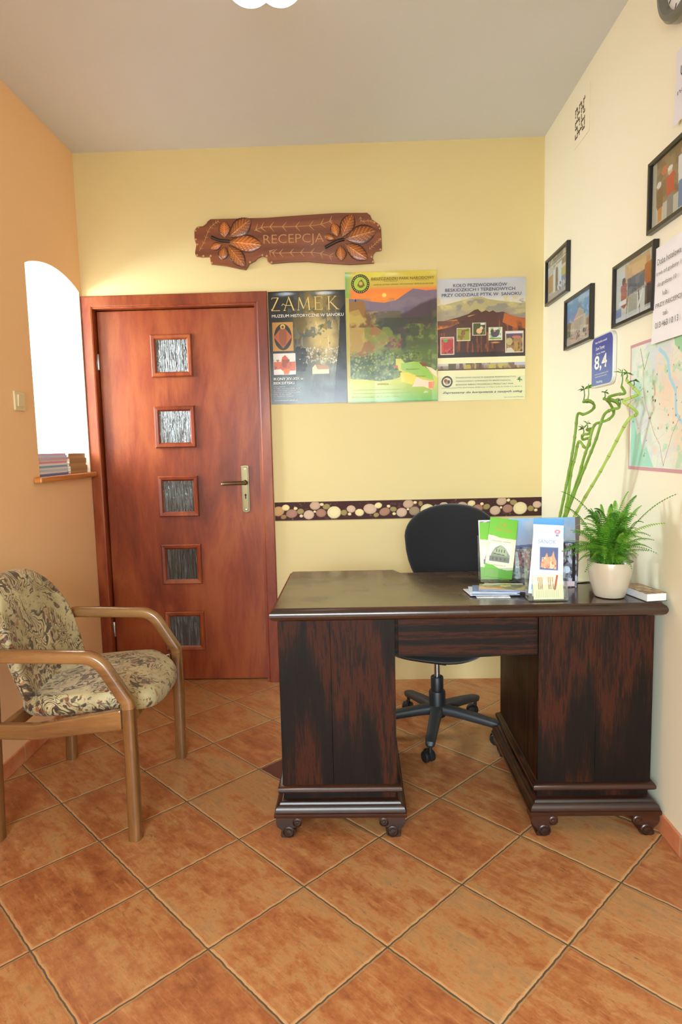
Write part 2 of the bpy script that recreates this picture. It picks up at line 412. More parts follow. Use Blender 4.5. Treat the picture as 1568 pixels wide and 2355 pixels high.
# window in the niche
w1 = bpy.data.objects.new('window_1', None); COL.objects.link(w1); w1.location = (XL - 0.42, 0, 0); w1['kind'] = 'structure'
def ring2(bm, outer, inner, x0, x1):
    for X, fl in ((x1, False), (x0, True)):
        o = [bm.verts.new((X, a, b)) for a, b in outer]; i_ = [bm.verts.new((X, a, b)) for a, b in inner]
        for k in range(len(outer)):
            j = (k + 1) % len(outer); bm.faces.new((o[k], o[j], i_[j], i_[k]))
    for L_ in (outer, inner):
        a = [bm.verts.new((x0, p, q_)) for p, q_ in L_]; b = [bm.verts.new((x1, p, q_)) for p, q_ in L_]
        for k in range(len(L_)): j = (k + 1) % len(L_); bm.faces.new((a[k], a[j], b[j], b[k]))
bm = BM(); cy, cz = (NY0 + NY1) / 2, (NZ0 + NZS) / 2
ring2(bm, loop, [(cy + (a - cy) * 0.83, cz + (b - cz) * 0.9) for a, b in loop], -0.03, 0.03); box(bm, (-0.02, cy - 0.02, NZ0 + 0.04), (0.02, cy + 0.02, 2.13))
obj('window_frame', bm, M_white, w1)
m, nt, b = newmat('clear_glass'); nt.nodes.remove(b); t = N(nt, 'ShaderNodeBsdfTransparent'); g = N(nt, 'ShaderNodeBsdfGlossy'); g.inputs['Roughness'].default_value = 0.02
mx = N(nt, 'ShaderNodeMixShader'); fr = N(nt, 'ShaderNodeFresnel'); fr.inputs[0].default_value = 1.45; ge = N(nt, 'ShaderNodeNewGeometry'); fx_ = math_(nt, 'MULTIPLY', fr.outputs[0], math_(nt, 'MULTIPLY_ADD', ge.outputs['Backfacing'], -.97, 1.0)); t.inputs[0].default_value = (0.97, 0.99, 0.99, 1)
nt.links.new(fx_, mx.inputs[0]); nt.links.new(t.outputs[0], mx.inputs[1]); nt.links.new(g.outputs[0], mx.inputs[2]); nt.links.new(mx.outputs[0], nt.nodes['Material Output'].inputs[0])
M_glass = m
bm = BM(); box(bm, (-0.004, NY0 + 0.04, NZ0 + 0.04), (0.004, NY1 - 0.04, 2.11)); obj('pane', bm, M_glass, w1)
M_sill = wood('sill_wood', [(0.3, (166, 96, 34)), (0.5, (200, 128, 54)), (0.7, (222, 158, 82))], 'y', 26, 0.3, 0.3)
bm = BM(); box(bm, (0.012, 2.800, 1.160), (0.42 + 0.038, 3.411, 1.186)); 
for v in bm.verts:
    if v.co.x < 0.1 and v.co.y < 2.85: v.co.y = NY0
bm.free(); bm = BM(); prism(bm, [(0.032, NY0 + .002), (0.422, NY0 + .002), (0.422, 2.80), (0.458, 2.80), (0.458, 3.411), (0.032, 3.411)], 1.1605, 1.186)
obj('window_sill', bm, M_sill, w1, bevel=0.006)
# rear window (behind the camera)
w2 = bpy.data.objects.new('window_2', None); COL.objects.link(w2); w2.location = (-0.24, YF - 0.06, 0.3); w2['kind'] = 'structure'
bm = BM(); box(bm, (-.96, -.03, 0), (-.90, .03, 1.8)); box(bm, (.90, -.03, 0), (.96, .03, 1.8)); box(bm, (-.9, -.03, 0), (.9, .03, .06)); box(bm, (-.9, -.03, 1.74), (.9, .03, 1.8)); box(bm, (-.03, -.03, .06), (.03, .03, 1.74))
obj('window_frame', bm, M_white, w2)
bm = BM(); box(bm, (-.9, -.004, .06), (.9, .004, 1.74)); obj('pane', bm, M_glass, w2)

# skirting tiles
def skirt(name, x0, x1, y0, y1):
    m, nt, b = newmat(name + '_tile'); v = coords(nt); n = noise(nt, v, 7, 4, 0.6, 0.5)
    col = ramp(nt, n, [(0.3, (176, 98, 62)), (0.5, (204, 128, 88)), (0.7, (212, 150, 110))])
    sp = N(nt, 'ShaderNodeSeparateXYZ'); nt.links.new(v, sp.inputs[0]); d = math_(nt, 'PINGPONG', math_(nt, 'ADD', sp.outputs[1], 0.09), 0.165)
    col = mixc(nt, vramp(nt, d, 0.004, 0.002), col, L4((190, 170, 140))); nt.links.new(col, b.inputs['Base Color']); setp(b, rough=0.4)
    bm = BM(); box(bm, (x0, y0, 0), (x1, y1, 0.07)); o = struct(name, bm, m, bevel=0.003)
skirt('baseboard_right', XR - 0.009, XR, YF, D); skirt('baseboard_left', XL, XL + 0.009, YF, D - 0.02)

# pebble wallpaper border
B0, B1 = 0.896, 0.998
bw, bh = XR - (-0.447), B1 - B0
cv = Canvas(900, 66, (66, 36, 34))
cv.blot(60, 5, 3, 0.66, (96, 62, 56), 0.7); cv.speck(70, 4, [(120, 60, 50), (150, 110, 90), (96, 70, 60)], 0.0012)
PB = [(85,141,33,27,0),(126,121,22,17,1),(159,153,32,24,2),(113,172,17,12,3),(181,125,11,8,1),(208,141,20,15,4),(212,166,10,8,5),(254,159,30,25,6),(290,109,30,23,7),(328,102,11,8,1),(353,114,21,15,4),(288,142,8,6,1),(323,149,29,23,2),(395,145,39,34,8),(450,146,18,16,4),(490,126,25,20,6),(481,154,10,8,1),(536,145,25,20,1),(595,125,37,28,6),(641,106,21,16,1),(676,140,31,22,2),(629,158,16,12,4),(698,110,10,8,1),(724,126,19,14,4),(728,151,10,8,1),(770,143,30,25,6),(807,97,30,23,7),(845,89,10,8,1),(875,95,12,14,4),(805,126,8,6,1),(840,135,30,24,9),(912,130,40,34,8),(958,108,10,8,2),(1003,104,25,18,6),(1040,130,24,20,2),(1070,105,12,9,1),(1105,106,30,22,7),(1155,92,22,16,1),(1190,118,28,20,2),(1213,95,10,8,1),(1238,110,20,15,4),(1285,130,30,25,6),(1320,80,29,22,7),(1358,74,10,8,1),(1386,86,20,15,4),(1318,114,7,6,1),(1354,120,28,23,2),(1422,117,39,34,8),(1480,118,18,16,4),(1515,97,24,19,6),(1508,127,10,8,1)]
PC = [(200,160,110),(232,212,158),(166,124,104),(156,124,88),(154,136,86),(222,196,170),(206,176,152),(196,164,138),(228,214,166),(160,140,112)]
for cx, cy_, rx, ry, ci in PB:
    u = (cx - 65) / 1475; w_ = (cy_ - (92 - 37 * u)) / 103
    rd = random.Random(cx); r_ = math.radians(rd.uniform(-18, 8)); cc = np.array(PC[ci], float)
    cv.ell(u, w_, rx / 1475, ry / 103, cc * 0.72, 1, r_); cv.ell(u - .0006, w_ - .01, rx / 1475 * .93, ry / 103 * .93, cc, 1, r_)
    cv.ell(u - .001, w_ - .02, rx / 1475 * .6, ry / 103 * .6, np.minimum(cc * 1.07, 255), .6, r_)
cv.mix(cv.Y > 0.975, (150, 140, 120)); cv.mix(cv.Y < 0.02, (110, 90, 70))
M_print = vcol('printed_paper', 0.38, 0.5, 0.05); M_matte = vcol('matte_print', 0.7, 0.3)
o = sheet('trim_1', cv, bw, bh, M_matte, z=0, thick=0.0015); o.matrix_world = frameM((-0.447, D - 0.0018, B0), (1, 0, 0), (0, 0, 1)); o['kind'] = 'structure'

# ================================================================== framed-profile helper
def ringframe(bm, x0, x1, y0, y1, prof, back=True):
    """mitred moulding round a rectangle in the xy plane; prof = (inset, height)"""
    rs = [[bm.verts.new(p) for p in ((x0+d, y0+d, z), (x1-d, y0+d, z), (x1-d, y1-d, z), (x0+d, y1-d, z))] for d, z in prof]
    for a, b in zip(rs, rs[1:] + ([rs[0]] if back else [])):
        for i in range(4): bm.faces.new((a[i], a[(i+1) % 4], b[(i+1) % 4], b[i]))

# ================================================================== door
M_door = wood('cherry_door_veneer', [(0.30, (98, 37, 17)), (0.43, (128, 54, 26)), (0.53, (150, 76, 38)), (0.62, (134, 58, 28)), (0.75, (108, 42, 20))], 'z', 14, 0.36, 0.10, stretch=5, bmp=0.04, big=0.8)
M_door.node_tree.nodes['Principled BSDF'].inputs['Specular IOR Level'].default_value = 0.4
M_doorh = wood('cherry_frame_veneer', [(0.28, (116, 42, 18)), (0.5, (146, 60, 28)), (0.75, (158, 70, 34))], 'x', 14, 0.32, 0.2, stretch=5, bmp=0.04)
M_metal = plain('brushed_steel', (205, 205, 208), 0.28, metal=1.0)
M_brass = plain('antique_brass', (132, 121, 92), 0.30, metal=1.0, bumpy=0.05, bscale=200)
M_dark = plain('dark_void', (10, 8, 8), 0.6)
d1 = bpy.data.objects.new('door_1', None); COL.objects.link(d1); d1.location = ((DX0 + DX1) / 2, D, 0); d1['kind'] = 'structure'
def dloc(p): return (p[0] - d1.location.x, p[1] - D, p[2])
DM = frameM(dloc((0, D, 0)), (1, 0, 0), (0, 0, 1))
bm = BM(); prof = [(0, 0), (0, .015), (.004, .019), (.050, .019), (.056, .016), (.058, 0)]
# architrave: two uprights and a head, mitred
ax0, ax1, az = -1.429, -0.449, 2.103
rs = [[bm.verts.new(p) for p in ((ax0+d, 0, z), (ax0+d, az-d, z), (ax1-d, az-d, z), (ax1-d, 0, z))] for d, z in prof]
for a, b in zip(rs, rs[1:] + [rs[0]]):
    for i in range(3): bm.faces.new((a[i], a[i+1], b[i+1], b[i]))
for i in (0, 3): bm.faces.new([r[i] for r in rs])
bmesh.ops.transform(bm, matrix=DM, verts=bm.verts); obj('architrave', bm, M_door, d1, label='mitred cherry door surround')
bm = BM()
for a, b in (((DX0, D - .012, 0), (DX0 + .018, D + .138, DZ)), ((DX1 - .018, D - .012, 0), (DX1, D + .138, DZ)), ((DX0 + .018, D - .012, DZ - .014), (DX1 - .018, D + .138, DZ))):
    box(bm, dloc(a), dloc(b))
obj('jamb', bm, M_door, d1)
bm = BM(); lx0, lx1 = DX0 + .0235, DX1 - .022
box(bm, dloc((lx0, D + .034, .006)), dloc((lx1, D + .074, DZ - .018))); leaf = obj('door_leaf', bm, M_door, d1, bevel=0.003)
bm = BM(); box(bm, dloc((DX0 + .018, D + .10, 0)), dloc((DX1 - .018, D + .13, DZ - .014))); obj('backing', bm, M_dark, d1)
m, nt, b = newmat('ribbed_dark_glass'); setp(b, rough=0.10, spec=0.9, coat=0.6, coatr=0.05)
v = coords(nt, (105, 1, 7)); n = noise(nt, v, 1, 3, 0.6, 0.5)
nt.links.new(ramp(nt, n, [(0.35, (30, 32, 32)), (0.55, (64, 68, 68)), (0.7, (104, 110, 110))]), b.inputs['Base Color']); bump(nt, b, n, 1.0, 0.012); M_rib = m
for zc in (1.793, 1.416, 1.040, 0.664, 0.286):
    bm = BM(); ringframe(bm, -1.086, -.865, zc - .112, zc + .112, [(0, 0), (.001, .010), (.006, .014), (.020, .012), (.028, .004), (.028, -.002)])
    bmesh.ops.transform(bm, matrix=Matrix.Translation(dloc((0, D + .034, 0))) @ frameM((0, 0, 0), (1, 0, 0), (0, 0, 1)), verts=bm.verts)
    pf = obj('pane_frame', bm, M_door, d1)
    bm = BM(); box(bm, dloc((-1.059, D + .031, zc - .085)), dloc((-.892, D + .0345, zc + .085))); obj('pane', bm, M_rib, pf, label='ribbed textured glass pane')
HM = Matrix.Translation(dloc((-0.607, D + .034, 1.072))) @ frameM((0, 0, 0), (1, 0, 0), (0, 0, 1))
bm = BM(); hw = .021
pl = [(-hw, -.118), (-hw*.8, -.124), (0, -.129), (hw*.8, -.124), (hw, -.118), (hw, .118), (hw*1.15, .121), (hw*.85, .127), (0, .130), (-hw*.85, .127), (-hw*1.15, .121), (-hw, .118)]
prism(bm, pl, 0, .006, HM); prism(bm, [(a*.72, b*.93) for a, b in pl], .006, .0095, HM)
hp = obj('handle_plate', bm, M_brass, d1, bevel=0.0015, label='antique brass plate')
bm = BM(); lathe(bm, [(.006, .0096), (.006, .0105)], 16, (0, -.032, 0), HM); prism(bm, [(-.003, -.053), (.003, -.053), (.0025, -.034), (-.0025, -.034)], .0096, .0105, HM); obj('keyhole', bm, M_dark, hp)
bm = BM()
for zz in (.108, -.112): lathe(bm, [(.0045, .0095), (.004, .0115), (.001, .012)], 12, (0, zz, 0), HM)
obj('screw', bm, M_metal, hp)
bm = BM(); lathe(bm, [(.014, .009), (.014, .016), (.011, .020), (.011, .048)], 20, (0, .036, 0), HM)
sweep(bm, [HM @ Vector(p) for p in ((.014, .036, .046), (0, .036, .050), (-.03, .036, .052), (-.112, .034, .050), (-.121, .034, .048))], round_sec(.022, .012, 12, .7), scales=[.9, 1, 1, .95, .7])
obj('lever', bm, M_brass, d1, smooth=True, label='brass lever handle pointing left')
for zc in (1.769, .303):
    bm = BM(); lathe(bm, [(.007, -.042), (.008, -.040), (.008, .040), (.007, .042)], 14, dloc((DX0 + .0205, D + .026, zc))); obj('hinge', bm, M_metal, d1, smooth=True)

# ================================================================== desk
DK = [(0.36, (10, 5, 3)), (0.44, (19, 9, 5)), (0.50, (36, 15, 6)), (0.56, (60, 25, 8)), (0.63, (29, 13, 6)), (0.70, (13, 7, 5))]
M_oakv = wood('dark_oak_upright_grain', DK, 'z', 64, 0.42, 0.0, big=1.0, wts=(.30, .46, .24), stretch=13, bmp=0.22, rvar=0.12)
M_oakh = wood('dark_oak_level_grain', DK, 'x', 64, 0.42, 0.0, big=1.0, wts=(.30, .46, .24), stretch=13, bmp=0.2, rvar=0.12)
M_oakt = wood('dark_oak_polished_top', [(0.3, (30, 17, 11)), (0.5, (52, 29, 18)), (0.7, (76, 46, 28))], 'x', 34, 0.17, 0.5, stretch=8, bmp=0.10, rvar=0.16)
M_oakd = wood('dark_oak_moulding', [(0.3, (22, 12, 8)), (0.5, (42, 21, 12)), (0.7, (66, 34, 18))], 'x', 34, 0.36, 0.12, stretch=8, bmp=0.12)
ZT = 0.783
for mm in (M_oakv, M_oakh): mm.node_tree.nodes['Principled BSDF'].inputs['Specular IOR Level'].default_value = 0.2
desk = thing('desk', 'antique dark oak writing desk with twin pedestals and scroll feet against the right wall', 'desk', Matrix.Translation((0.33, 2.3, 0)))
OX, OY = 0.33, 2.3
def dk(bm, name, mat, parent, **k):
    bmesh.ops.translate(bm, vec=(-OX, -OY, 0), verts=bm.verts); return obj(name, bm, mat, parent, **k)
outl = [(-.272, 2.002), (.950, 2.002), (.950, 2.60), (.572, 2.60), (.545, 2.535), (.165, 2.535), (.138, 2.60), (-.272, 2.60)]
bm = BM(); stack(bm, outl, [(-.012, .738), (.004, .742), (.012, .748), (.016, .757), (.016, .765), (.012, .773), (.006, .777), (.003, .779), (.001, .783)])
dk(bm, 'desktop', M_oakt, desk, smooth=True, label='polished top with a rounded moulded edge')
def pedestal(x0, x1, seam):
    bm = BM(); box(bm, (x0, 2.042, .072), (x1, 2.585, .739)); p = dk(bm, 'pedestal', M_oakv, desk, bevel=0.003)
    for a, b in ((x0, seam - .0003), (seam + .0003, x1)):
        bm = BM(); box(bm, (a, 2.029, .155), (b, 2.0415, .737)); dk(bm, 'front_board', M_oakv, p, bevel=0.0006)
    bm = BM(); r = rect(x0, x1, 2.033, 2.585)
    stack(bm, r, [(0, .150), (.012, .150), (.016, .155), (.016, .164), (.012, .170), (.004, .174), (0, .178)])
    stack(bm, r, [(0, .070), (.028, .070), (.030, .073), (.030, .084), (.026, .086), (.026, .092), (.022, .102), (.012, .108), (.010, .114), (.004, .118), (0, .120)])
    dk(bm, 'base_moulding', M_oakd, p, smooth=True)
    fp = [(0, .071), (-.001, .05), (.004, .038), (.016, .027), (.020, .018), (.014, .010), (.016, .002), (.026, 0), (.046, 0), (.058, .004), (.064, .014), (.062, .026), (.056, .034), (.066, .036), (.076, .040), (.084, .050), (.086, .060), (.084, .071)]
    for sx, cx in ((1, x0 - .024), (-1, x1 + .024)):
        for cy0 in (2.008, 2.545):
            bm = BM()
            vs_ = prism(bm, fp, 0, .062, Matrix(((sx, 0, 0, cx), (0, 0, 1, cy0), (0, 1, 0, 0), (0, 0, 0, 1))))
            for (a, b_, r_) in ((.041, .020, .0195), (.070, .053, .0155)):
                Mx = Matrix(((sx, 0, 0, cx + sx * a), (0, 0, 1, cy0 - .004), (0, 1, 0, b_), (0, 0, 0, 1)))
                lathe(bm, [(r_, .066), (r_, .002), (r_ - .003, 0), (r_ - .005, .003), (r_ - .009, .003), (r_ - .0095, 0), (.001, -.001)], 20, (0, 0, 0), Mx)
            dk(bm, 'foot', M_oakd, p, smooth=True, label='carved double scroll foot')
pedestal(-.268, .112, -.098); pedestal(.576, .943, .762)
bm = BM()
ap = [(.124, .605)] + [(.124 + (.576 - .124) * i / 10, .602 + .004 * math.cos(2 * PI * i / 10)) for i in range(1, 10)] + [(.576, .605), (.576, .738), (.124, .738)]
prism(bm, ap, 0, .018, Matrix(((1, 0, 0, 0), (0, 0, 1, 2.044), (0, 1, 0, 0), (0, 0, 0, 1)))); dk(bm, 'front_panel', M_oakh, desk, label='level grained panel over the knee hole')
bm = BM(); box(bm, (.1125, 2.062, .62), (.5755, 2.52, .7375)); dk(bm, 'drawer', M_oakh, desk)

# ================================================================== swivel chair
def pillow(bm, outline, prof, warp=None):
    """prof = list of (scale, z) from the back centre round to the front centre"""
    cx = sum(p[0] for p in outline) / len(outline); cy = sum(p[1] for p in outline) / len(outline); rs = []
    for s, z in prof:
        rs.append([bm.verts.new((cx + (x - cx) * s, cy + (y - cy) * s, z)) for x, y in outline])
    n = len(outline)
    for a, b in zip(rs, rs[1:]):
        for i in range(n): bm.faces.new((a[i], a[(i+1) % n], b[(i+1) % n], b[i]))
    bm.faces.new(rs[0][::-1]); bm.faces.new(rs[-1])
    if warp:
        for v in bm.verts: v.co = Vector(warp(*v.co))
def padprof(t0, t1, n=9, p=2.6):
    """edge radius bulge: back at z=t0, front at z=t1"""
    mid, h = (t0 + t1) / 2, (t1 - t0) / 2; out = [(.02, t0), (.3, t0), (.6, t0), (.8, t0)]
    for i in range(n + 1):
        a = -PI/2 + PI * i / n; out.append((1 - .10 * (1 - math.cos(a) ** .8 if math.cos(a) > 0 else 1), mid + h * math.sin(a)))
    return out + [(.8, t1 + h * .12), (.6, t1 + h * .2), (.3, t1 + h * .25), (.02, t1 + h * .27)]
m, nt, b = newmat('black_chair_fabric'); b.inputs['Base Color'].default_value = L4((30, 31, 33)); setp(b, rough=0.95, sheen=0.25, spec=0.2)
bump(nt, b, noise(nt, coords(nt), 900, 2), 0.4, 0.001); M_fab = m
M_plast = plain('black_plastic', (26, 27, 29), 0.45, 0.1, 300)
M_plast2 = plain('charcoal_plastic', (44, 46, 49), 0.5, 0.1, 300)
CA = math.radians(-26)
oc = thing('swivel_chair', 'black fabric swivel chair on a five-star castor base behind the desk', 'chair', Matrix.Translation((.338, 2.772, 0)) @ Matrix.Rotation(CA, 4, 'Z'))
bk = []
for i in range(40):
    a = 2 * PI * i / 40; c, s = math.cos(a), math.sin(a)
    bk.append((.229 * math.copysign(abs(c) ** .9, c), .155 * s) if s >= 0 else (.229 * math.copysign(abs(c) ** .78, c) * (1 + .10 * s), .30 * -abs(s) ** .8))
bm = BM(); pillow(bm, bk, padprof(-.018, .028), lambda x, y, z: (x, .262 - z - .9 * x * x + .02 * (y), .858 + y)); obj('backrest', bm, M_fab, oc, smooth='full')
bm = BM(); pillow(bm, [(x * .93, y * .93) for x, y in bk], [(.02, -.028), (.5, -.028), (.9, -.026), (1, -.020), (1, -.012), (.9, -.012), (.02, -.012)], lambda x, y, z: (x, .262 - z - .9 * x * x + .02 * y, .852 + y)); obj('back_shell', bm, M_plast, oc, smooth=True)
st = [(.235 * math.copysign(abs(math.cos(2*PI*i/36)) ** .75, math.cos(2*PI*i/36)), .225 * math.copysign(abs(math.sin(2*PI*i/36)) ** .75, math.sin(2*PI*i/36))) for i in range(36)]
bm = BM(); pillow(bm, st, padprof(.405, .472), lambda x, y, z: (x, y - .01, z + (.25 * x * x if z > .44 else 0))); obj('seat', bm, M_fab, oc, smooth='full')
bm = BM(); pillow(bm, st, [(.02, .385), (.6, .385), (.82, .390), (.93, .404), (.93, .410), (.02, .410)], lambda x, y, z: (x, y - .01, z)); obj('seat_shell', bm, M_plast, oc, smooth=True)
bm = BM(); sweep(bm, fillet([(0, .02, .385), (0, .27, .375), (0, .30, .50), (0, .297, .70)], .07), round_sec(.07, .014, 12, .5), side=(1, 0, 0)); box(bm, (-.07, -.09, .352), (.07, .09, .386)); obj('back_support', bm, M_plast, oc, smooth=True)
bm = BM(); lathe(bm, [(.013, .20), (.013, .36)], 20); obj('gas_lift', bm, M_metal, oc, smooth=True, label='chrome piston')
bm = BM(); lathe(bm, [(.037, .085), (.037, .195), (.034, .201), (.028, .203), (.028, .262), (.025, .266), (.016, .267)], 28); obj('column_sleeve', bm, M_plast, oc, smooth=True)
for wa in (-103, -25, 43, 113, 187):
    a = math.radians(wa) - CA; dx, dy = math.cos(a), math.sin(a)
    bm = BM(); P = [(dx * r, dy * r, z) for r, z in ((.01, .118), (.08, .114), (.18, .102), (.262, .090), (.285, .083), (.292, .076))]
    sweep(bm, P, round_sec(.052, .042, 14, .65), side=(-dy, dx, 0), scales=[1.1, 1, .9, .82, .74, .45]); lg = obj('base_leg', bm, M_plast2, oc, smooth=True)
    cx, cy = dx * .278, dy * .278; ca = a + random.Random(wa).uniform(-.8, .8); ex, ey = math.cos(ca), math.sin(ca)
    cs = thing('caster', '', '', Matrix()); del cs['label']; del cs['category']; cs.parent = oc; cs.location = (cx, cy, 0)
    bpy.data.objects.remove(cs)
    bm = BM(); lathe(bm, [(.008, .045), (.008, .082)], 10, (cx, cy, 0)); hx, hy = cx - ex * .014, cy - ey * .014
    for i in range(7):
        pass
    sweep(bm, [(hx + ex * .026 * math.cos(t), hy + ey * .026 * math.cos(t), .027 + .027 * math.sin(t)) for t in [PI * (-.1 + 1.1 * i / 10) for i in range(11)]], round_sec(.016, .006, 8), side=(-ey, ex, 0))
    cst = obj('caster', bm, M_plast, oc, smooth=True)
    for sgn in (-1, 1):
        bm = BM(); Mw = Matrix.Translation((hx - ey * sgn * .014, hy + ex * sgn * .014, .0245)) @ frameM((0, 0, 0), (ex, ey, 0), (0, 0, 1))
        lathe(bm, [(.020, -.009), (.0235, -.006), (.0240, 0), (.0235, .006), (.020, .009), (.008, .0095)], 22, (0, 0, 0), Mw); obj('wheel', bm, M_plast, cst, smooth=True)

# ================================================================== upholstered armchair
M_beech = wood('honey_beech', [(0.3, (84, 54, 28)), (0.5, (116, 78, 42)), (0.7, (142, 102, 60))], 'z', 30, 0.25, 0.45, stretch=7, bmp=0.06, big=.7)
M_beechx = wood('honey_beech_rail', [(0.3, (98, 64, 34)), (0.5, (132, 92, 52)), (0.7, (158, 118, 72))], 'x', 30, 0.25, 0.45, stretch=7, bmp=0.06, big=.7)
def tapestry():
    m, nt, b = newmat('floral_tapestry'); v = coords(nt)
    d = N(nt, 'ShaderNodeTexNoise'); d.inputs['Scale'].default_value = 9; d.inputs['Detail'].default_value = 2; nt.links.new(v, d.inputs['Vector'])
    wv = N(nt, 'ShaderNodeVectorMath', operation='MULTIPLY_ADD'); nt.links.new(d.outputs['Color'], wv.inputs[0]); wv.inputs[1].default_value = (.12, .12, .12); nt.links.new(v, wv.inputs[2])
    w2 = N(nt, 'ShaderNodeVectorMath', operation='MULTIPLY_ADD'); nt.links.new(d.outputs['Color'], w2.inputs[0]); w2.inputs[1].default_value = (.04, .04, .04); nt.links.new(v, w2.inputs[2])
    col = ramp(nt, noise(nt, v, 7, 3), [(0.35, (164, 150, 108)), (0.65, (206, 196, 156))])
    f = noise(nt, wv.outputs[0], 6.5, 1.2, 0.5, 2.2); band = math_(nt, 'PINGPONG', math_(nt, 'MULTIPLY', f, 11.0), 0.5)
    mask = vramp(nt, noise(nt, v, 10, 2), 0.44, 0.52, 0, 1); stem = math_(nt, 'MULTIPLY', vramp(nt, band, 0.20, 0.15, 0, 1), mask)
    col = mixc(nt, math_(nt, 'MULTIPLY', stem, .9), col, L4((50, 28, 19)))
    hl = math_(nt, 'MULTIPLY', vramp(nt, band, 0.36, 0.44, 0, 1), mask); col = mixc(nt, math_(nt, 'MULTIPLY', hl, .5), col, L4((150, 104, 66)))
    # flower heads: petals round a dark heart, rust and plum
    vo = N(nt, 'ShaderNodeTexVoronoi', feature='F1'); vo.inputs['Scale'].default_value = 9.5; nt.links.new(w2.outputs[0], vo.inputs['Vector'])
    vp = N(nt, 'ShaderNodeTexVoronoi', feature='F1'); vp.inputs['Scale'].default_value = 46; nt.links.new(w2.outputs[0], vp.inputs['Vector'])
    rc = N(nt, 'ShaderNodeSeparateColor'); nt.links.new(vo.outputs['Color'], rc.inputs[0])
    size = math_(nt, 'MULTIPLY_ADD', rc.outputs[1], .24, .24)
    pet = math_(nt, 'SUBTRACT', vo.outputs['Distance'], size); inside = vramp(nt, pet, 0.03, -0.01, 0, 1)
    dots = vramp(nt, vp.outputs['Distance'], 0.52, 0.44, 0, 1); rp = N(nt, 'ShaderNodeSeparateColor'); nt.links.new(vp.outputs['Color'], rp.inputs[0])
    fc = ramp(nt, rp.outputs[0], [(0.0, (30, 20, 20)), (0.25, (90, 46, 30)), (0.45, (146, 80, 48)), (0.62, (38, 30, 34)), (0.8, (188, 170, 126)), (1.0, (70, 40, 32))])
    col = mixc(nt, math_(nt, 'MULTIPLY', math_(nt, 'MULTIPLY', inside, dots), .92), col, fc)
    ringd = math_(nt, 'PINGPONG', math_(nt, 'MULTIPLY', vo.outputs['Distance'], 9.0), 0.5); col = mixc(nt, math_(nt, 'MULTIPLY', math_(nt, 'MULTIPLY', vramp(nt, ringd, .10, .04, 0, 1), inside), .8), col, L4((52, 34, 30)))
    n2 = noise(nt, wv.outputs[0], 34, 2, .6); col = mixc(nt, vramp(nt, n2, .60, .63, 0, .85), col, L4((56, 42, 32)))
    n3 = noise(nt, wv.outputs[0], 52, 2, .6, .5); col = mixc(nt, vramp(nt, n3, .62, .65, 0, .7), col, L4((136, 84, 54)))
    nt.links.new(col, b.inputs['Base Color']); setp(b, rough=.55, sheen=.15, spec=.4)
    bump(nt, b, math_(nt, 'ADD', noise(nt, v, 420, 2), math_(nt, 'MULTIPLY', stem, .5)), .25, .002); return m
M_tap = tapestry()
YN, YM = 2.012, 2.577
ac = thing('armchair', 'honey wood armchair with a beige and brown floral tapestry seat against the left wall', 'chair', Matrix.Translation((-1.0, 2.295, 0)))
def A(p): return (p[0] + 1.0, p[1] - 2.295, p[2])
sq = round_sec(.043, .043, 20, .62)
for yy in (YN, YM):
    s_ = 1 if yy == YM else -1
    bm = BM(); sweep(bm, [A(p) for p in fillet([(-.767, yy + s_ * .0, 0), (-.765, yy, .25), (-.765, yy, .455)], .1)], sq, side=(0, 1, 0), scales=None); obj('leg', bm, M_beech, ac, smooth=True, label='front leg')
    bm = BM(); sweep(bm, [A(p) for p in ((-1.236, yy, 0), (-1.226, yy, .3), (-1.216, yy, .57))], sq, side=(0, 1, 0)); obj('leg', bm, M_beech, ac, smooth=True, label='rear leg')
    bm = BM(); sweep(bm, [A(p) for p in fillet([(-.765, yy, .4555), (-.7655, yy, .472), (-.860, yy, .628), (-1.206, yy, .637), (-1.216, yy, .5705)], .052, 9)], sq, side=(0, 1, 0)); obj('armrest', bm, M_beechx, ac, smooth=True, label='bent wood armrest')
    bm = BM(); prism(bm, [A((x, 0, 0))[:1] + (z,) for x, z in ((-.788, .384), (-1.075, .352), (-1.208, .356), (-1.208, .408), (-1.075, .406), (-.788, .452))], 0, .028, Matrix(((1, 0, 0, 0), (0, 0, 1, A((0, yy - .014, 0))[1]), (0, 1, 0, 0), (0, 0, 0, 1)))); obj('side_rail', bm, M_beechx, ac, bevel=.006)
bm = BM(); box(bm, A((-.80, YN + .0145, .375)), A((-.775, YM - .0145, .425))); obj('front_rail', bm, M_beechx, ac, bevel=.004)
bm = BM(); box(bm, A((-1.205, YN + .0145, .355)), A((-1.18, YM - .0145, .40))); obj('rear_rail', bm, M_beechx, ac, bevel=.004)
# seat: x depth, y width; rounded front
so = []
for i in range(44):
    a = 2 * PI * i / 44; c, s = math.cos(a), math.sin(a); e = .55 if c < 0 else .8
    so.append((.245 * math.copysign(abs(c) ** e, c) + (.02 if c > 0 else 0), .240 * math.copysign(abs(s) ** .6, s)))
bm = BM(); pillow(bm, so, padprof(-.035, .035, 12), lambda x, y, z: A((-.966 + x * .965, 2.295 + y, .444 + z + .075 * x - (.35 * max(0, x - .14)) + .10 * (y * y if z > 0 else 0)))); obj('seat', bm, M_tap, ac, smooth='full', label='floral tapestry seat cushion')
bo = []
for i in range(44):
    a = 2 * PI * i / 44; c, s = math.cos(a), math.sin(a)
    bo.append((.238 * math.copysign(abs(c) ** .8, c), .235 * s) if s >= 0 else (.238 * math.copysign(abs(c) ** .42, c), -.245 * abs(s) ** .6))
def wb(u, v, z):   # u width, v height, z thickness towards +x
    hh = .632 + v; lean = -1.150 - .30 * (hh - .42) - .05 * max(0, hh - .7)
    return A((lean + z + .55 * u * u, 2.295 + u, hh))
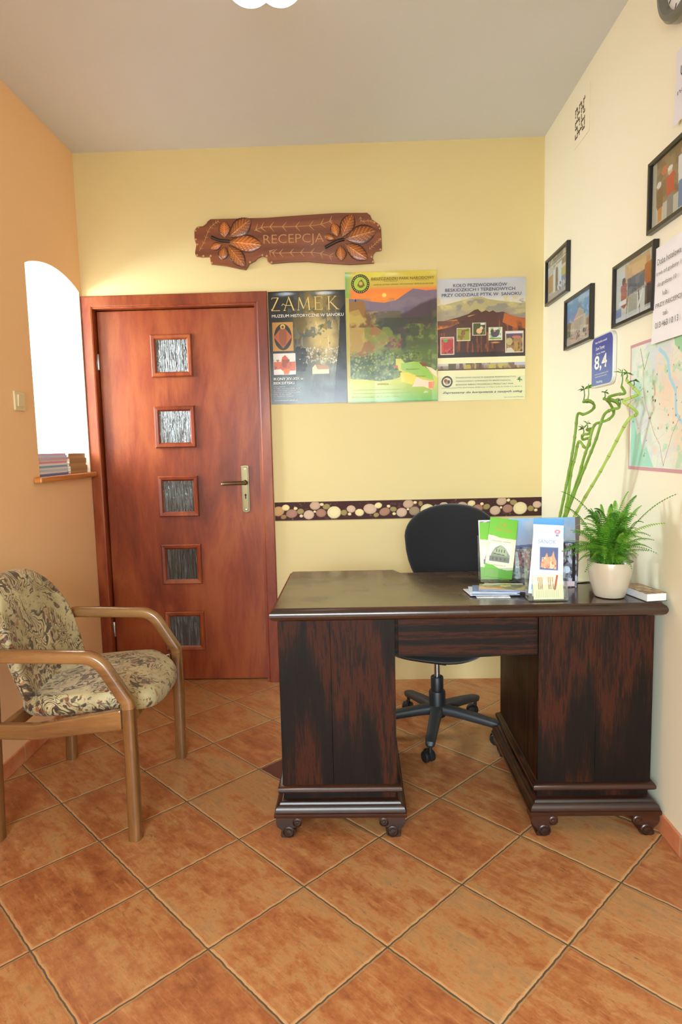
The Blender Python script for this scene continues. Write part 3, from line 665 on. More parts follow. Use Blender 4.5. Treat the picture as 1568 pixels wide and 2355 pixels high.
bm = BM(); pillow(bm, bo, padprof(-.022, .026, 12), wb); obj('backrest', bm, M_tap, ac, smooth='full', label='arched tapestry backrest')

# ================================================================== carved wooden sign
M_sign = wood('stained_sign_board', [(0.3, (100, 50, 24)), (0.5, (126, 66, 32)), (0.7, (146, 82, 42))], 'x', 22, 0.4, 0.2, stretch=8, bmp=.1)
M_cream = plain('carved_pale_line', (190, 142, 88), 0.6)
OUT = [(-0.4825, 0.0568), (-0.4665, 0.0741), (-0.4366, 0.0765), (-0.4188, 0.0878), (-0.4114, 0.0988), (-0.3957, 0.1096), (-0.2798, 0.1092), (-0.1146, 0.1074), (0.0779, 0.1145), (0.2492, 0.1196), (0.4096, 0.1159), (0.425, 0.1037), (0.4342, 0.0824), (0.4531, 0.07), (0.4719, 0.055), (0.4798, 0.0383), (0.4817, -0.0177), (0.4821, -0.0718), (0.4505, -0.0749), (0.4379, -0.0891), (0.4348, -0.1089), (0.4426, -0.1343), (0.3188, -0.1373), (0.195, -0.127), (0.0988, -0.1161), (0.0021, -0.1159), (-0.0894, -0.1212), (-0.1084, -0.1093), (-0.1132, -0.0872), (-0.1351, -0.0812), (-0.1597, -0.0911), (-0.172, -0.1041), (-0.2022, -0.1166), (-0.2222, -0.148), (-0.2553, -0.1417), (-0.3241, -0.125), (-0.4036, -0.1139), (-0.4075, -0.0771), (-0.4471, -0.0772), (-0.4802, -0.0716), (-0.4843, -0.0548), (-0.4755, -0.0151), (-0.4832, 0.0117)]
sg = thing('carved_sign', 'carved brown wooden board reading RECEPCJA with chestnut leaves, high on the yellow wall', 'sign', frameM((-.33, D, 2.36), (1, 0, 0), (0, 0, 1)))
bm = BM(); prism(bm, OUT[::-1], .001, .020); obj('board', bm, M_sign, sg, bevel=.004, seg=3)
M_leaf = vcol('carved_leaf_stain', .35, .5, .05, 60, coat=.2)
def leafrelief(ax, ay, bx, by, w, dark):
    L = math.hypot(bx-ax, by-ay); ux, uy = (bx-ax)/L, (by-ay)/L; nx, ny = -uy, ux; bm = BM(); cl = bm.verts.layers.float_color.new('Col'); n, k = 26, 12; g = []
    for i in range(n + 1):
        t = i / n; hw = w / 2 * (math.sin(PI * t ** 1.15) ** .75 if 0 < t < 1 else 0) ; row = []
        for j in range(-k, k + 1):
            s = j / k; ser = 1 + .05 * math.sin(t * 75) * (abs(s) > .85)
            p = (ax + ux*L*t + nx*hw*s*ser, ay + uy*L*t + ny*hw*s*ser,   .0205 + .0065 * (1 - s*s) ** .7 * math.sin(PI * min(.999, max(.001, t))) ** .5 + (.0015 if abs(s) < .06 else 0))
            v = bm.verts.new(p); e = max(abs(s), 2 * abs(t - .52)); c = np.array((180, 96, 34.)) * (1 - e**2) + np.array((84, 38, 18.)) * e**2
            if abs(s) > .86 or t < .03 or t > .97: c = np.array((52, 26, 16.))
            vein = abs(((t - abs(s) * .22) * 8) % 1 - .5) * 2
            if (vein > .86 or abs(s) < .05) and abs(s) < .8: c = np.array((226, 158, 84.))
            c = c * dark; v[cl] = tuple(float(q) for q in lin(c)) + (1,); row.append(v)
        g.append(row)
    for a, b in zip(g, g[1:]):
        for j in range(2 * k): bm.faces.new((a[j], a[j+1], b[j+1], b[j]))
    obj('leaf', bm, M_leaf, sg, smooth='full', label='carved orange leaf')
for i, (ax, ay, bx, by, w) in enumerate([(-0.325, 0.014, -0.325, 0.093, 0.062), (-0.304, 0.016, -0.187, 0.102, 0.09), (-0.305, -0.007, -0.133, -0.029, 0.09), (-0.313, -0.023, -0.227, -0.132, 0.076), (-0.327, -0.03, -0.344, -0.096, 0.055), (-0.34, -0.016, -0.4, -0.037, 0.041), (0.257, -0.001, 0.234, 0.069, 0.052), (0.277, -0.002, 0.335, 0.112, 0.076), (0.291, -0.012, 0.456, 0.026, 0.097), (0.29, -0.035, 0.409, -0.115, 0.076), (0.269, -0.041, 0.274, -0.119, 0.059), (0.246, -0.011, 0.188, 0.008, 0.035)]):
    leafrelief(ax, ay, bx, by, w, .85 + .25 * random.Random(i).random())
M_stem = plain('dark_carved_stem', (44, 26, 18), .4)
for tw in ([(-.30, -.004, .022), (-.33, -.002, .024), (-.36, .004, .022), (-.395, .02, .021)], [(.29, -.012, .022), (.26, -.018, .024), (.23, -.03, .022), (.19, -.05, .021)]):
    bm = BM(); sweep(bm, catmull(tw), circ(.0085, 8)); obj('twig', bm, M_stem, sg, smooth=True)
text('RECEPCJA', -.126, -.036, .311, .058, M_cream, sg, z=.0207, bold=-.012)
bm = BM()
def stroke(p0, p1, w0, w1):
    d = Vector((p1[0]-p0[0], p1[1]-p0[1])); nn = Vector((-d.y, d.x)).normalized(); z = .0206
    v = [bm.verts.new((p0[0]+nn.x*w0, p0[1]+nn.y*w0, z)), bm.verts.new((p0[0]-nn.x*w0, p0[1]-nn.y*w0, z)), bm.verts.new((p1[0]-nn.x*w1, p1[1]-nn.y*w1, z)), bm.verts.new((p1[0]+nn.x*w1, p1[1]+nn.y*w1, z))]; bm.faces.new(v)
for pl_, nb, ln in (([(-0.172, 0.045), (-0.116, 0.061), (0.008, 0.059), (0.145, 0.062), (0.231, 0.082)], 8, .032), ([(-0.1, -0.056), (-0.066, -0.069), (0.038, -0.07), (0.141, -0.074), (0.227, -0.096)], 8, .028), ([(-0.46, -0.046), (-0.43, 0.003), (-0.406, 0.056), (-0.377, 0.085), (-0.355, 0.097)], 8, .014), ([(0.375, 0.097), (0.381, 0.074), (0.419, 0.076), (0.439, 0.069)], 6, .012), ([(0.416, -0.065), (0.444, -0.043), (0.469, -0.021)], 5, .014)):
    bm = BM(); cp = catmull([(a, b, 0) for a, b in pl_], 8)
    for a, b in zip(cp, cp[1:]): stroke(a, b, .0014, .0014)
    for i in range(nb):
        q = cp[int((i + .5) / nb * (len(cp) - 1))]; q2 = cp[min(len(cp) - 1, int((i + .5) / nb * (len(cp) - 1)) + 1)]; d = (q2 - q).normalized()
        for sd in (-1, 1):
            a = math.atan2(d.y, d.x) + sd * .85; e = (q.x + ln * math.cos(a), q.y + ln * math.sin(a)); stroke(q, e, .0028 if ln > .02 else .0012, .0006)
    obj('vine_carving', bm, M_cream, sg)
R = random.Random(4)
for (x, y) in [OUT[i] for i in (0, 1, 13, 14, 15, 16, 17, 20, 21, 26, 28, 29, 32, 36, 37, 38, 39, 41, 42)]:
    bm = BM(); lathe(bm, [(.001, .0202), (.0055, .0206), (.0045, .0220), (.001, .0226)], 10, (x * .985, y * .95, 0)); obj('edge_nick', bm, M_cream, sg, smooth=True)

# ================================================================== posters on the back wall
M_gloss = vcol('glossy_poster', 0.22, 0.5, 0.12, 7)
M_ink = {k: plain('ink_' + k, c, .5) for k, c in dict(white=(240, 240, 236), gold=(220, 196, 110), black=(34, 34, 34), navy=(66, 66, 104), green=(76, 110, 50), red=(196, 60, 40), orange=(222, 126, 40), slate=(92, 92, 100), olive=(120, 96, 30), blue=(84, 150, 196), brown=(150, 80, 40)).items()}
curl = lambda a: (lambda u, v: .0012 + .0016 * np.abs(np.sin(u * 5 + a)) * (v < 2) + .003 * np.exp(-((1 - v) / .03) ** 2) * np.sin(u * 6 + a) ** 2)
# --- dark museum poster
W, Hh = .404, .580
p1 = thing('poster', 'dark museum poster titled ZAMEK beside the door frame', 'poster', frameM((-.446, D, 1.521), (1, 0, 0), (0, 0, 1)), 'posters on the yellow wall')
cv = Canvas(280, 400, (34, 36, 36))
g = np.exp(-(((cv.X - .68) / .26) ** 2 + ((cv.Y - .42) / .30) ** 2)); f1 = cv.fb(5, 9, 1); f2 = cv.fb(26, 9, 5)
cv.mix(g * 1.15 * (.45 + f1), (206, 184, 120)); cv.mix(np.exp(-(((cv.X - .62) / .22) ** 2 + ((cv.Y - .06) / .14) ** 2)) * f1 * 1.3, (196, 158, 70))
cv.mix(np.clip((cv.Y - .58) / .1, 0, 1) * (.35 + .5 * f1) * (cv.X > .34), (104, 118, 120)); cv.mix(np.clip((cv.Y - .82) / .12, 0, 1) * .6, (50, 52, 50))
cv.blot(9, 8, 9, .55, (112, 92, 40), .6, (.32, .15, .75, .42)); cv.blot(14, 18, 19, .6, (70, 84, 90), .6, (.25, .0, 1, .6)); cv.mix((f2 > .62) * g * .5, (240, 226, 170))
cv.speck(180, 3, [(226, 226, 206), (186, 190, 176)], .006, (.38, .50, .9, .64), .7); cv.speck(60, 8, [(22, 22, 22)], .018, (.34, .5, .46, .70), .8)
cv.poly([(.93, .18), (1.01, .1), (1.01, 1.01), (.82, 1.01), (.86, .7), (.9, .5)], (26, 24, 22), .92)
cv.poly([(.55, .68), (.59, .65), (.62, .69), (.62, .735), (.55, .735)], (214, 208, 176)); cv.poly([(.59, .65), (.75, .66), (.78, .70), (.62, .695)], (178, 134, 88)); cv.rect(.62, .695, .77, .735, (222, 214, 184))
cv.rect(.045, .27, .315, .525, (190, 140, 70)); cv.ell(.18, .40, .115, .117, (44, 44, 34)); cv.poly([(.18, .30), (.30, .40), (.18, .50), (.06, .40)], (176, 92, 52)); cv.ell(.18, .39, .05, .09, (140, 78, 46)); cv.ell(.18, .308, .032, .022, (214, 176, 96)); cv.ell(.18, .312, .016, .013, (96, 62, 40))
cv.rect(.045, .545, .335, .735, (222, 220, 214)); cv.grad(0, 0, (0,)*3, (0,)*3); cv.rect(.05, .62, .33, .70, (206, 96, 44)); cv.poly([(.12, .70), (.16, .58), (.20, .56), (.25, .60), (.28, .70)], (198, 84, 40)); cv.blot(20, 14, 6, .55, (120, 60, 40), .7, (.05, .60, .33, .69)); cv.poly([(.05, .69), (.14, .685), (.2, .73), (.05, .733)], (230, 226, 220)); cv.poly([(.17, .69), (.27, .68), (.24, .733), (.18, .733)], (220, 110, 40))
sheet('print', cv, W, Hh, M_gloss, p1, curl=curl(.3))
def T1(s, x, y, w, h, ink, par, WW, HH, z=.0052, sl=0, **k):   # x,y = left, bottom as fraction (y down)
    return text(s, x * WW, (1 - y) * HH, w * WW, h * HH, M_ink[ink], par, z=z, slant=sl, **k)
bm = BM()      # tall thin capitals drawn with tapered strokes
def seg(x0, y0, x1, y1, w): 
    d = Vector((x1-x0, y1-y0)); nn = Vector((-d.y, d.x)).normalized() * w / 2
    bm.faces.new([bm.verts.new((x0+nn.x, y0+nn.y, .0054)), bm.verts.new((x0-nn.x, y0-nn.y, .0054)), bm.verts.new((x1-nn.x, y1-nn.y, .0054)), bm.verts.new((x1+nn.x, y1+nn.y, .0054))])
y0, y1 = .483, .548; t, th = .0028, .0062
seg(.022, y1, .056, y1, t); seg(.054, y1, .020, y0, th); seg(.018, y0, .062, y0, t); seg(.018, y0, .016, y0+.008, t); seg(.022, y1, .020, y1-.008, t)
seg(.110, y1+.004, .085, y0, t); seg(.108, y1+.004, .134, y0, th); seg(.092, y0+.025, .124, y0+.025, t); seg(.092, y0+.025, .078, y0+.034, t); seg(.078, y0+.034, .072, y0+.024, t); seg(.080, y0, .092, y0, t); seg(.128, y0, .140, y0, t)
seg(.158, y0, .164, y1, t); seg(.163, y1, .186, y0+.006, th); seg(.186, y0+.006, .210, y1, t); seg(.210, y1, .216, y0, th); seg(.152, y0, .165, y0, t); seg(.209, y0, .223, y0, t)
seg(.248, y1, .248, y0, th); seg(.240, y1, .280, y1, t); seg(.248, y0+.034, .272, y0+.034, t); seg(.240, y0, .284, y0, t); seg(.281, y1, .282, y1-.009, t); seg(.284, y0, .285, y0+.009, t)
seg(.318, y1, .318, y0, th); seg(.312, y1, .326, y1, t); seg(.312, y0, .326, y0, t); seg(.320, y0+.032, .352, y1, t); seg(.326, y0+.038, .362, y0, th); seg(.346, y1, .358, y1, t); seg(.355, y0, .372, y0, t)
obj('lettering', bm, M_ink['gold'], p1, label='gold title ZAMEK')
T1('MUZEUM HISTORYCZNE W SANOKU', .045, .228, .93, .026, 'white', p1, W, Hh); T1('IKONY XV-XIX w.', .04, .785, .40, .024, 'white', p1, W, Hh, bold=.01); T1('BEKSIŃSKI', .04, .822, .27, .03, 'white', p1, W, Hh, bold=.01)
join_text([('godziny otwarcia', .016, .088, .06, .006), ('w maju i czerwcu  8.00-16.00', .016, .078, .14, .006), ('wt.-niedz. w lipcu i sierpniu 9-17', .016, .068, .145, .006), ('czynne od kwietnia do 30 listopada', .016, .058, .138, .006), ('pon. 8.00-10.00', .016, .048, .09, .006), ('ul. Zamkowa 2, Sanok', .016, .038, .105, .006)], M_ink['white'], p1, z=.0050)
T1('www.muzeum.sanok.pl', .045, .978, .30, .020, 'white', p1, W, Hh)

# --- national park poster
W, Hh = .473, .668
p2 = thing('poster', 'green national park poster with an orange sunset over dark mountains', 'poster', frameM((-.040, D, 1.518), (1, 0, 0), (0, 0, 1)), 'posters on the yellow wall')
cv = Canvas(320, 450, (150, 170, 60)); cv.grad(0, .16, (214, 196, 78), (206, 176, 80)); cv.mix(np.clip(1 - cv.X / .09, 0, 1) * 1.0, (116, 176, 92)); cv.poly([(.12, 0), (.45, 0), (.36, .05), (.1, .06)], (226, 220, 90), .6)
for yy in (.02, .05, .08): pass
cv.mix(np.clip((cv.Y - .11) / .03, 0, 1) * np.clip((cv.X - .03) / .05, 0, 1), (236, 132, 66)); cv.mix(np.exp(-(((cv.X - .42) / .3) ** 2 + ((cv.Y - .19) / .05) ** 2)) * .7, (246, 150, 52)); cv.ell(.425, .178, .03, .02, (255, 220, 110), soft=.5)
cv.below([(0, .20), (.15, .205), (.3, .225), (.42, .235), (.55, .22), (.66, .17), (.74, .135), (.80, .14), (.88, .15), (1, .145)], (126, 112, 130)); cv.below([(0, .27), (.2, .25), (.32, .30), (.5, .29), (.62, .26), (.75, .25), (.88, .22), (1, .18)], (104, 98, 116), .8, .03)
cv.blot(5, 8, 12, .5, (134, 124, 136), .4, (.0, .2, 1, .32))
cv.below([(0, .42), (.25, .38), (.4, .34), (.55, .33), (.7, .29), (.82, .24), (1, .20)], (80, 66, 74), .95, .02); cv.below([(0, .55), (.3, .42), (.45, .43), (.6, .40), (.75, .36), (.9, .30), (1, .28)], (72, 70, 62), .8, .06)
cv.blot(7, 9, 22, .5, (98, 92, 60), .7, (.3, .30, 1, .50), .15); cv.below([(0, .6), (.4, .50), (.55, .52), (.7, .45), (.85, .42), (1, .38)], (84, 100, 56), .8, .06)
cv.blot(9, 12, 31, .52, (124, 140, 66), .8, (.25, .40, 1, .8), .1); cv.blot(8, 11, 37, .56, (58, 66, 50), .8, (.25, .35, 1, .85), .1)
cv.poly([(.03, .23), (.12, .215), (.20, .22), (.22, .27), (.24, .33), (.30, .40), (.42, .46), (.5, .52), (.3, .62), (.16, .65), (.03, .64)], (148, 110, 62)); cv.poly([(.03, .30), (.14, .28), (.2, .36), (.22, .5), (.16, .6), (.03, .64)], (182, 152, 76), .8)
cv.blot(10, 14, 41, .5, (186, 166, 84), .8, (.03, .30, .45, .62), .15); cv.blot(12, 12, 47, .55, (92, 64, 48), .7, (.03, .22, .35, .42), .1); cv.blot(9, 12, 49, .52, (128, 136, 60), .8, (.2, .42, .6, .66), .12); cv.speck(26, 5, [(150, 84, 86), (120, 64, 74)], .009, (.46, .51, .62, .58))
cv.below([(0, .66), (.12, .63), (.3, .63), (.45, .60), (.6, .58), (.8, .55), (1, .55)], (92, 112, 60), .85, .05); cv.blot(22, 26, 53, .5, (126, 148, 72), .8, (.0, .6, 1, .86), .12); cv.blot(20, 26, 57, .54, (58, 82, 50), .8, (.0, .62, .8, .86), .1); cv.speck(260, 7, [(176, 190, 120), (70, 96, 56), (146, 160, 90)], .006, (.05, .62, .75, .83), .6)
cv.below([(0, .80), (.05, .815), (.2, .82), (.35, .835), (.5, .825), (.58, .81), (.62, .74), (.8, .74), (.95, .80), (1, .75)], (196, 200, 64)); cv.mix(np.clip((cv.Y - .84) / .16, 0, 1) * np.clip(cv.X * 1.3 + .1, 0, 1), (112, 178, 92)); cv.mix(np.clip((cv.Y - .93) / .07, 0, 1) * .6, (124, 190, 96))
cv.mix(((cv.X < .035) & (cv.Y > .19)) * .9, (196, 180, 90)); cv.ell(.108, .215, .006, .010, (44, 36, 40)); cv.ell(.108, .203, .004, .004, (44, 36, 40))
cv.poly([(.54, .665), (.6, .665), (.64, .70), (.74, .69), (.80, .70), (.86, .73), (.95, .79), (.97, .84), (.90, .83), (.80, .80), (.70, .77), (.58, .76), (.54, .72)], (206, 206, 84)); cv.poly([(.60, .70), (.80, .695), (.86, .73), (.95, .80), (.96, .84), (.88, .82), (.78, .80), (.68, .77), (.60, .75)], (150, 196, 84)); cv.poly([(.59, .775), (.68, .775), (.78, .805), (.76, .84), (.72, .87), (.60, .84)], (228, 212, 70)); cv.poly([(.77, .81), (.83, .83), (.9, .84), (.96, .85), (.94, .91), (.84, .885), (.72, .885)], (240, 216, 190)); cv.poly([(.90, .85), (.97, .85), (.95, .905), (.90, .90)], (232, 120, 80), .8); cv.poly([(.87, .73), (.93, .74), (.99, .77), (1, .82), (.95, .79)], (232, 216, 180)); cv.poly([(.50, .72), (.56, .715), (.57, .745)], (190, 100, 70)); cv.poly([(.80, .70), (.87, .705), (.89, .73), (.84, .73)], (140, 70, 56))
cv.ell(.165, .088, .100, .072 * 1.0, (40, 44, 30)); cv.ell(.165, .088, .072, .052, (196, 210, 78)); 
for a in range(26): cv.ell(.165 + .086 * math.cos(a * .2417), .088 + .0615 * math.sin(a * .2417), .0055, .004, (196, 206, 100))
cv.ell(.165, .088, .072, .0515, (176, 200, 70)); cv.poly([(.13, .10), (.15, .07), (.18, .055), (.20, .075), (.215, .10), (.19, .115), (.16, .12)], (120, 108, 44)); cv.ell(.17, .085, .02, .015, (206, 176, 84)); cv.mix((cv.Y > .99) * .6, (60, 120, 50))
sheet('print', cv, W, Hh, M_gloss, p2, z=.003, curl=curl(1.6))
T1('BIESZCZADZKI PARK NARODOWY', .285, .066, .69, .021, 'olive', p2, W, Hh, z=.0085, bold=.012)
T1('jedyny polski obszar chronionej dzikiej przyrody', .31, .108, .66, .016, 'olive', p2, W, Hh, z=.0085, sl=.25); T1('REGION  BIESZCZADY', .42, .078, .16, .008, 'olive', p2, W, Hh, z=.0085); T1('Oferta turystyczna', .77, .076, .15, .008, 'olive', p2, W, Hh, z=.0085)
join_text([('Park Krajobrazowy', .27, .222, .06, .007), ('Bieszczadzki Park', .31, .165, .07, .006), ('Ciśniańsko-Wetliński', .36, .21, .05, .006), ('Dolina Sanu', .36, .128, .05, .006), ('LEGENDA', .157, .09, .06, .008)], M_ink['olive'], p2, z=.0082)
T1('abc', .845, .935, .055, .02, 'white', p2, W, Hh, z=.0085, sl=.3)
M_lim = plain('ink_lime', (200, 206, 84), .5)
join_text([('Odwiedź schroniska, ścieżki przyrodnicze i muzea', .02, .062, .26, .007), ('Ośrodek informacji i edukacji turystycznej, Lutowiska', .02, .044, .30, .007), ('38-713 Lutowiska   tel. 013 461 03 50', .02, .026, .25, .007)], M_lim, p2, z=.0082)

# --- mountain guides poster
W, Hh = .455, .623
p3 = thing('poster', 'cream and brown mountain guides poster with five small inset photos, nearest the corner', 'poster', frameM((.436, D, 1.516), (1, 0, 0), (0, 0, 1)), 'posters on the yellow wall')
cv = Canvas(310, 430, (238, 232, 186)); cv.grad(0, .65, (190, 194, 202), (226, 218, 196)); cv.grad(.16, .24, (206, 204, 196), (222, 212, 184)); cv.mix(((cv.Y > .16) & (cv.Y < .3)) * .0, (0, 0, 0))
cv.below([(0, .215), (.1, .205), (.25, .18), (.4, .155), (.5, .15), (.58, .17), (.7, .185), (.85, .20), (1, .215)], (178, 168, 118)); cv.blot(9, 16, 3, .52, (206, 194, 132), .8, (0, .15, 1, .3), .12); cv.blot(8, 16, 8, .55, (130, 128, 130), .7, (0, .17, 1, .33), .1)
cv.below([(0, .25), (.2, .22), (.32, .25), (.5, .26), (.7, .24), (.85, .22), (1, .24)], (150, 138, 130), .6, .03); cv.blot(7, 22, 12, .56, (190, 178, 124), .8, (.3, .2, 1, .3), .1)
cv.below([(0, .35), (.1, .335), (.25, .31), (.36, .285), (.42, .255), (.46, .25), (.5, .275), (.55, .26), (.59, .275), (.63, .262), (.67, .28), (.75, .275), (.82, .30), (.9, .32), (1, .335)], (86, 50, 38))
cv.poly([(0, .345), (.22, .33), (.25, .36), (.15, .39), (0, .41)], (206, 118, 42)); cv.poly([(.76, .285), (.88, .315), (1, .34), (1, .42), (.88, .41), (.74, .36)], (196, 106, 40), .85); cv.poly([(.34, .305), (.44, .29), (.36, .31)], (216, 160, 90))
cv.blot(6, 9, 21, .48, (66, 40, 34), .7, (0, .34, 1, .64), .12); cv.blot(40, 9, 27, .58, (156, 84, 44), .75, (0, .44, 1, .62), .1); cv.blot(30, 12, 29, .6, (190, 100, 40), .6, (.7, .32, 1, .5), .1); cv.ell(.66, .525, .07, .009, (240, 170, 90), .8, soft=.6); cv.mix(((cv.Y > .60) & (cv.Y < .642)) * .8, (44, 34, 34))
cv.rect(0, .642, 1, .69, (238, 234, 188)); cv.rect(0, .745, 1, 1, (222, 224, 180)); cv.rect(0, .745, 1, .8, (232, 230, 184))
cv.grad(.69, .745, (176, 178, 176), (138, 112, 84)); cv.blot(26, 6, 33, .5, (70, 74, 44), .85, (.12, .69, .5, .745), .06); cv.blot(18, 8, 35, .5, (196, 180, 84), .85, (.3, .70, 1, .745), .08); cv.blot(22, 9, 36, .55, (110, 84, 80), .8, (.0, .69, 1, .745), .08); cv.rect(0, .738, 1, .746, (90, 60, 46)); cv.rect(.88, .69, 1, .715, (186, 188, 210)); cv.rect(0, .69, .12, .71, (200, 196, 190))
def inset(x0, y0, x1, y1, c0, c1, blots):
    cv.rect(x0 - .008, y0 - .006, x1 + .008, y1 + .006, (216, 206, 180)); cv.rect(x0, y0, x1, y1, c0)
    for (sx, sy, sd, th_, c) in blots: cv.blot(sx, sy, sd, th_, c, .95, (x0, y0, x1, y1), .05)
inset(.04, .475, .18, .61, (176, 58, 52), 0, [(40, 40, 1, .55, (208, 84, 66)), (34, 34, 2, .6, (90, 44, 44))]); cv.ell(.09, .50, .025, .015, (100, 160, 70)); cv.rect(.045, .475, .175, .49, (190, 170, 160), .6)
inset(.225, .405, .365, .50, (150, 152, 50), 0, [(20, 30, 5, .6, (120, 120, 40))]); cv.ell(.29, .445, .025, .016, (110, 84, 54), 1, -.5); cv.line([(.30, .43), (.27, .49)], .012, (150, 96, 60)); cv.line([(.28, .425), (.34, .42)], .008, (110, 100, 40))
inset(.405, .365, .545, .46, (74, 84, 40), 0, [(30, 30, 7, .55, (110, 120, 56)), (26, 26, 8, .6, (52, 56, 34))]); cv.ell(.475, .428, .032, .022, (228, 180, 130)); cv.ell(.50, .405, .018, .014, (222, 196, 170)); cv.rect(.49, .365, .54, .378, (220, 220, 210))
inset(.59, .405, .73, .50, (214, 220, 206), 0, [(24, 24, 9, .62, (150, 180, 110))]); cv.ell(.655, .452, .048, .03, (88, 74, 92)); cv.ell(.625, .435, .022, .018, (70, 80, 60)); cv.ell(.69, .435, .02, .016, (80, 84, 84)); cv.rect(.595, .485, .725, .498, (110, 160, 70)); cv.ell(.65, .43, .012, .008, (220, 150, 140))
inset(.78, .44, .97, .605, (150, 120, 84), 0, [(30, 30, 11, .5, (176, 140, 70)), (26, 26, 13, .58, (110, 72, 60))]); cv.rect(.78, .44, .97, .455, (216, 214, 222)); cv.rect(.785, .456, .97, .49, (92, 76, 100), .85); cv.ell(.90, .485, .05, .012, (190, 116, 96)); cv.poly([(.79, .575), (.84, .57), (.88, .605), (.785, .605)], (206, 200, 190)); cv.ell(.82, .52, .035, .03, (196, 190, 130), .8)
cv.ell(.105, .84, .064, .048, (62, 48, 40)); cv.ell(.105, .84, .047, .034, (220, 214, 180)); cv.ell(.09, .833, .02, .017, (150, 70, 56)); cv.poly([(.08, .86), (.11, .825), (.14, .84), (.13, .862)], (150, 140, 124)); cv.ell(.125, .84, .012, .014, (70, 60, 54))
cv.poly([(.915, .833), (.96, .833), (.935, .822)], (70, 130, 70)); cv.line([(.937, .82), (.938, .852)], .004, (70, 120, 70)); cv.line([(.91, .835), (.965, .84)], .004, (60, 120, 70)); cv.line([(.92, .825), (.945, .815)], .004, (60, 120, 70))
sheet('print', cv, W, Hh, M_print, p3, curl=curl(2.9))
for s_, x, y, w_ in (('KOŁO PRZEWODNIKÓW', .18, .068, .61), ('BESKIDZKICH I TERENOWYCH', .09, .104, .79), ('PRZY ODDZIALE PTTK W  SANOKU', .05, .145, .90)): T1(s_, x, y, w_, .026 if 'Ó' not in s_ else .033, 'navy', p3, W, Hh, bold=.008)
for s_, y, w_ in (('ŚWIADCZYMY USŁUGI W ZAKRESIE PRZEWODNICTWA', .815, .69), ('TERENOWEGO I GÓRSKIEGO PO BIESZCZADACH,', .845, .63), ('BESKIDZIE NISKIM I POGÓRZACH PRZEZ CAŁY ROK', .873, .66)): T1(s_, .205, y, w_, .014, 'slate', p3, W, Hh)
T1('Koło Przewodników PTTK, Biuro Oddziału, 38-500 Sanok, ul. 3 Maja 2, tel./fax (0-13) 463 21 71, 464 55 12', .045, .898, .92, .010, 'slate', p3, W, Hh)
T1('Zapraszamy do korzystania z naszych usług', .05, .945, .92, .022, 'navy', p3, W, Hh, sl=.3, bold=.012); T1('Foto: archiwum koła PTTK Sanok', .76, .983, .22, .007, 'slate', p3, W, Hh)

# ================================================================== right wall
def RW(y, z, dx=0.0): return frameM((XR - dx, y, z), (0, -1, 0), (0, 0, 1))
M_blk = plain('black_frame_lacquer', (22, 22, 24), .3, coat=.3)
M_photo = vcol('framed_photo', .28, .4)
def picture(y, z, w, h, cv, label):
    r = thing('picture_frame', label, 'picture', RW(y, z), 'black framed photos on the right wall')
    bm = BM(); ringframe(bm, 0, w, 0, h, [(0, .0005), (0, .017), (.002, .019), (.011, .019), (.013, .016), (.013, .006), (.013, .0005)]); obj('frame', bm, M_blk, r)
    sheet('photo', cv, w - .024, h - .024, M_photo, r, z=.007, thick=.004, origin=(.012, .012))
    bm = BM(); box(bm, (.0125, .0125, .0105), (w - .0125, h - .0125, .0118)); obj('glass_pane', bm, M_glass, r)
# old town street facade
cv = Canvas(120, 84, (186, 196, 208)); cv.blot(9, 7, 3, .5, (150, 150, 150), .5); cv.rect(0, 0, 1, .12, (120, 110, 104)); cv.blot(14, 8, 5, .5, (226, 222, 214), .7, (0, 0, 1, .4)); cv.rect(.05, .38, .27, .78, (176, 130, 90)); cv.rect(0, .42, .05, .9, (150, 140, 130)); cv.rect(.28, .3, .40, .95, (216, 220, 226)); cv.ell(.46, .42, .06, .14, (96, 84, 74)); cv.rect(.40, .42, .52, .86, (104, 88, 74)); cv.rect(.55, .25, .68, .8, (206, 224, 236)); cv.rect(.70, .20, .97, .34, (128, 110, 96)); cv.rect(.70, .42, .97, .60, (184, 170, 96)); cv.rect(.7, .6, 1, .7, (110, 130, 150)); cv.rect(0, .84, 1, 1, (168, 160, 156)); cv.speck(30, 4, [(90, 70, 60), (230, 226, 220)], .014, (.5, .68, .98, .96)); cv.line([(0, .14), (1, .14)], .008, (90, 80, 76)); cv.line([(.3, .22), (.95, .2)], .008, (120, 110, 104))
picture(3.355, 1.968, .335, .224, cv, 'small black framed photo of a pale street facade, nearest the room corner')
# palace under a blue sky
cv = Canvas(120, 84, (104, 156, 206)); cv.blot(6, 5, 3, .5, (186, 206, 226), .7); cv.poly([(0, .5), (.12, .46), (.2, .5), (.2, .8), (0, .8)], (140, 120, 90)); cv.rect(.16, .52, 1, .82, (206, 188, 160)); cv.poly([(.34, .40), (.52, .26), (.70, .36), (.70, .44), (.34, .46)], (196, 180, 160)); cv.poly([(.42, .26), (.50, .12), (.60, .26)], (150, 140, 136)); cv.rect(.30, .44, .76, .78, (216, 204, 186)); 
for i in range(7): cv.rect(.33 + i * .06, .48, .345 + i * .06, .74, (110, 90, 76))
for i in range(4): cv.rect(.79 + i * .05, .56, .81 + i * .05, .70, (120, 100, 84))
cv.rect(0, .76, 1, 1, (196, 176, 164)); cv.poly([(0, .62), (.14, .60), (.16, .78), (0, .80)], (96, 110, 60)); cv.speck(70, 6, [(90, 70, 66), (220, 150, 140), (70, 70, 80)], .010, (.1, .74, .95, .9)); cv.rect(.86, .6, 1, .8, (176, 110, 96), .6)
picture(3.050, 1.706, .335, .224, cv, 'small black framed photo of a columned palace under blue sky')
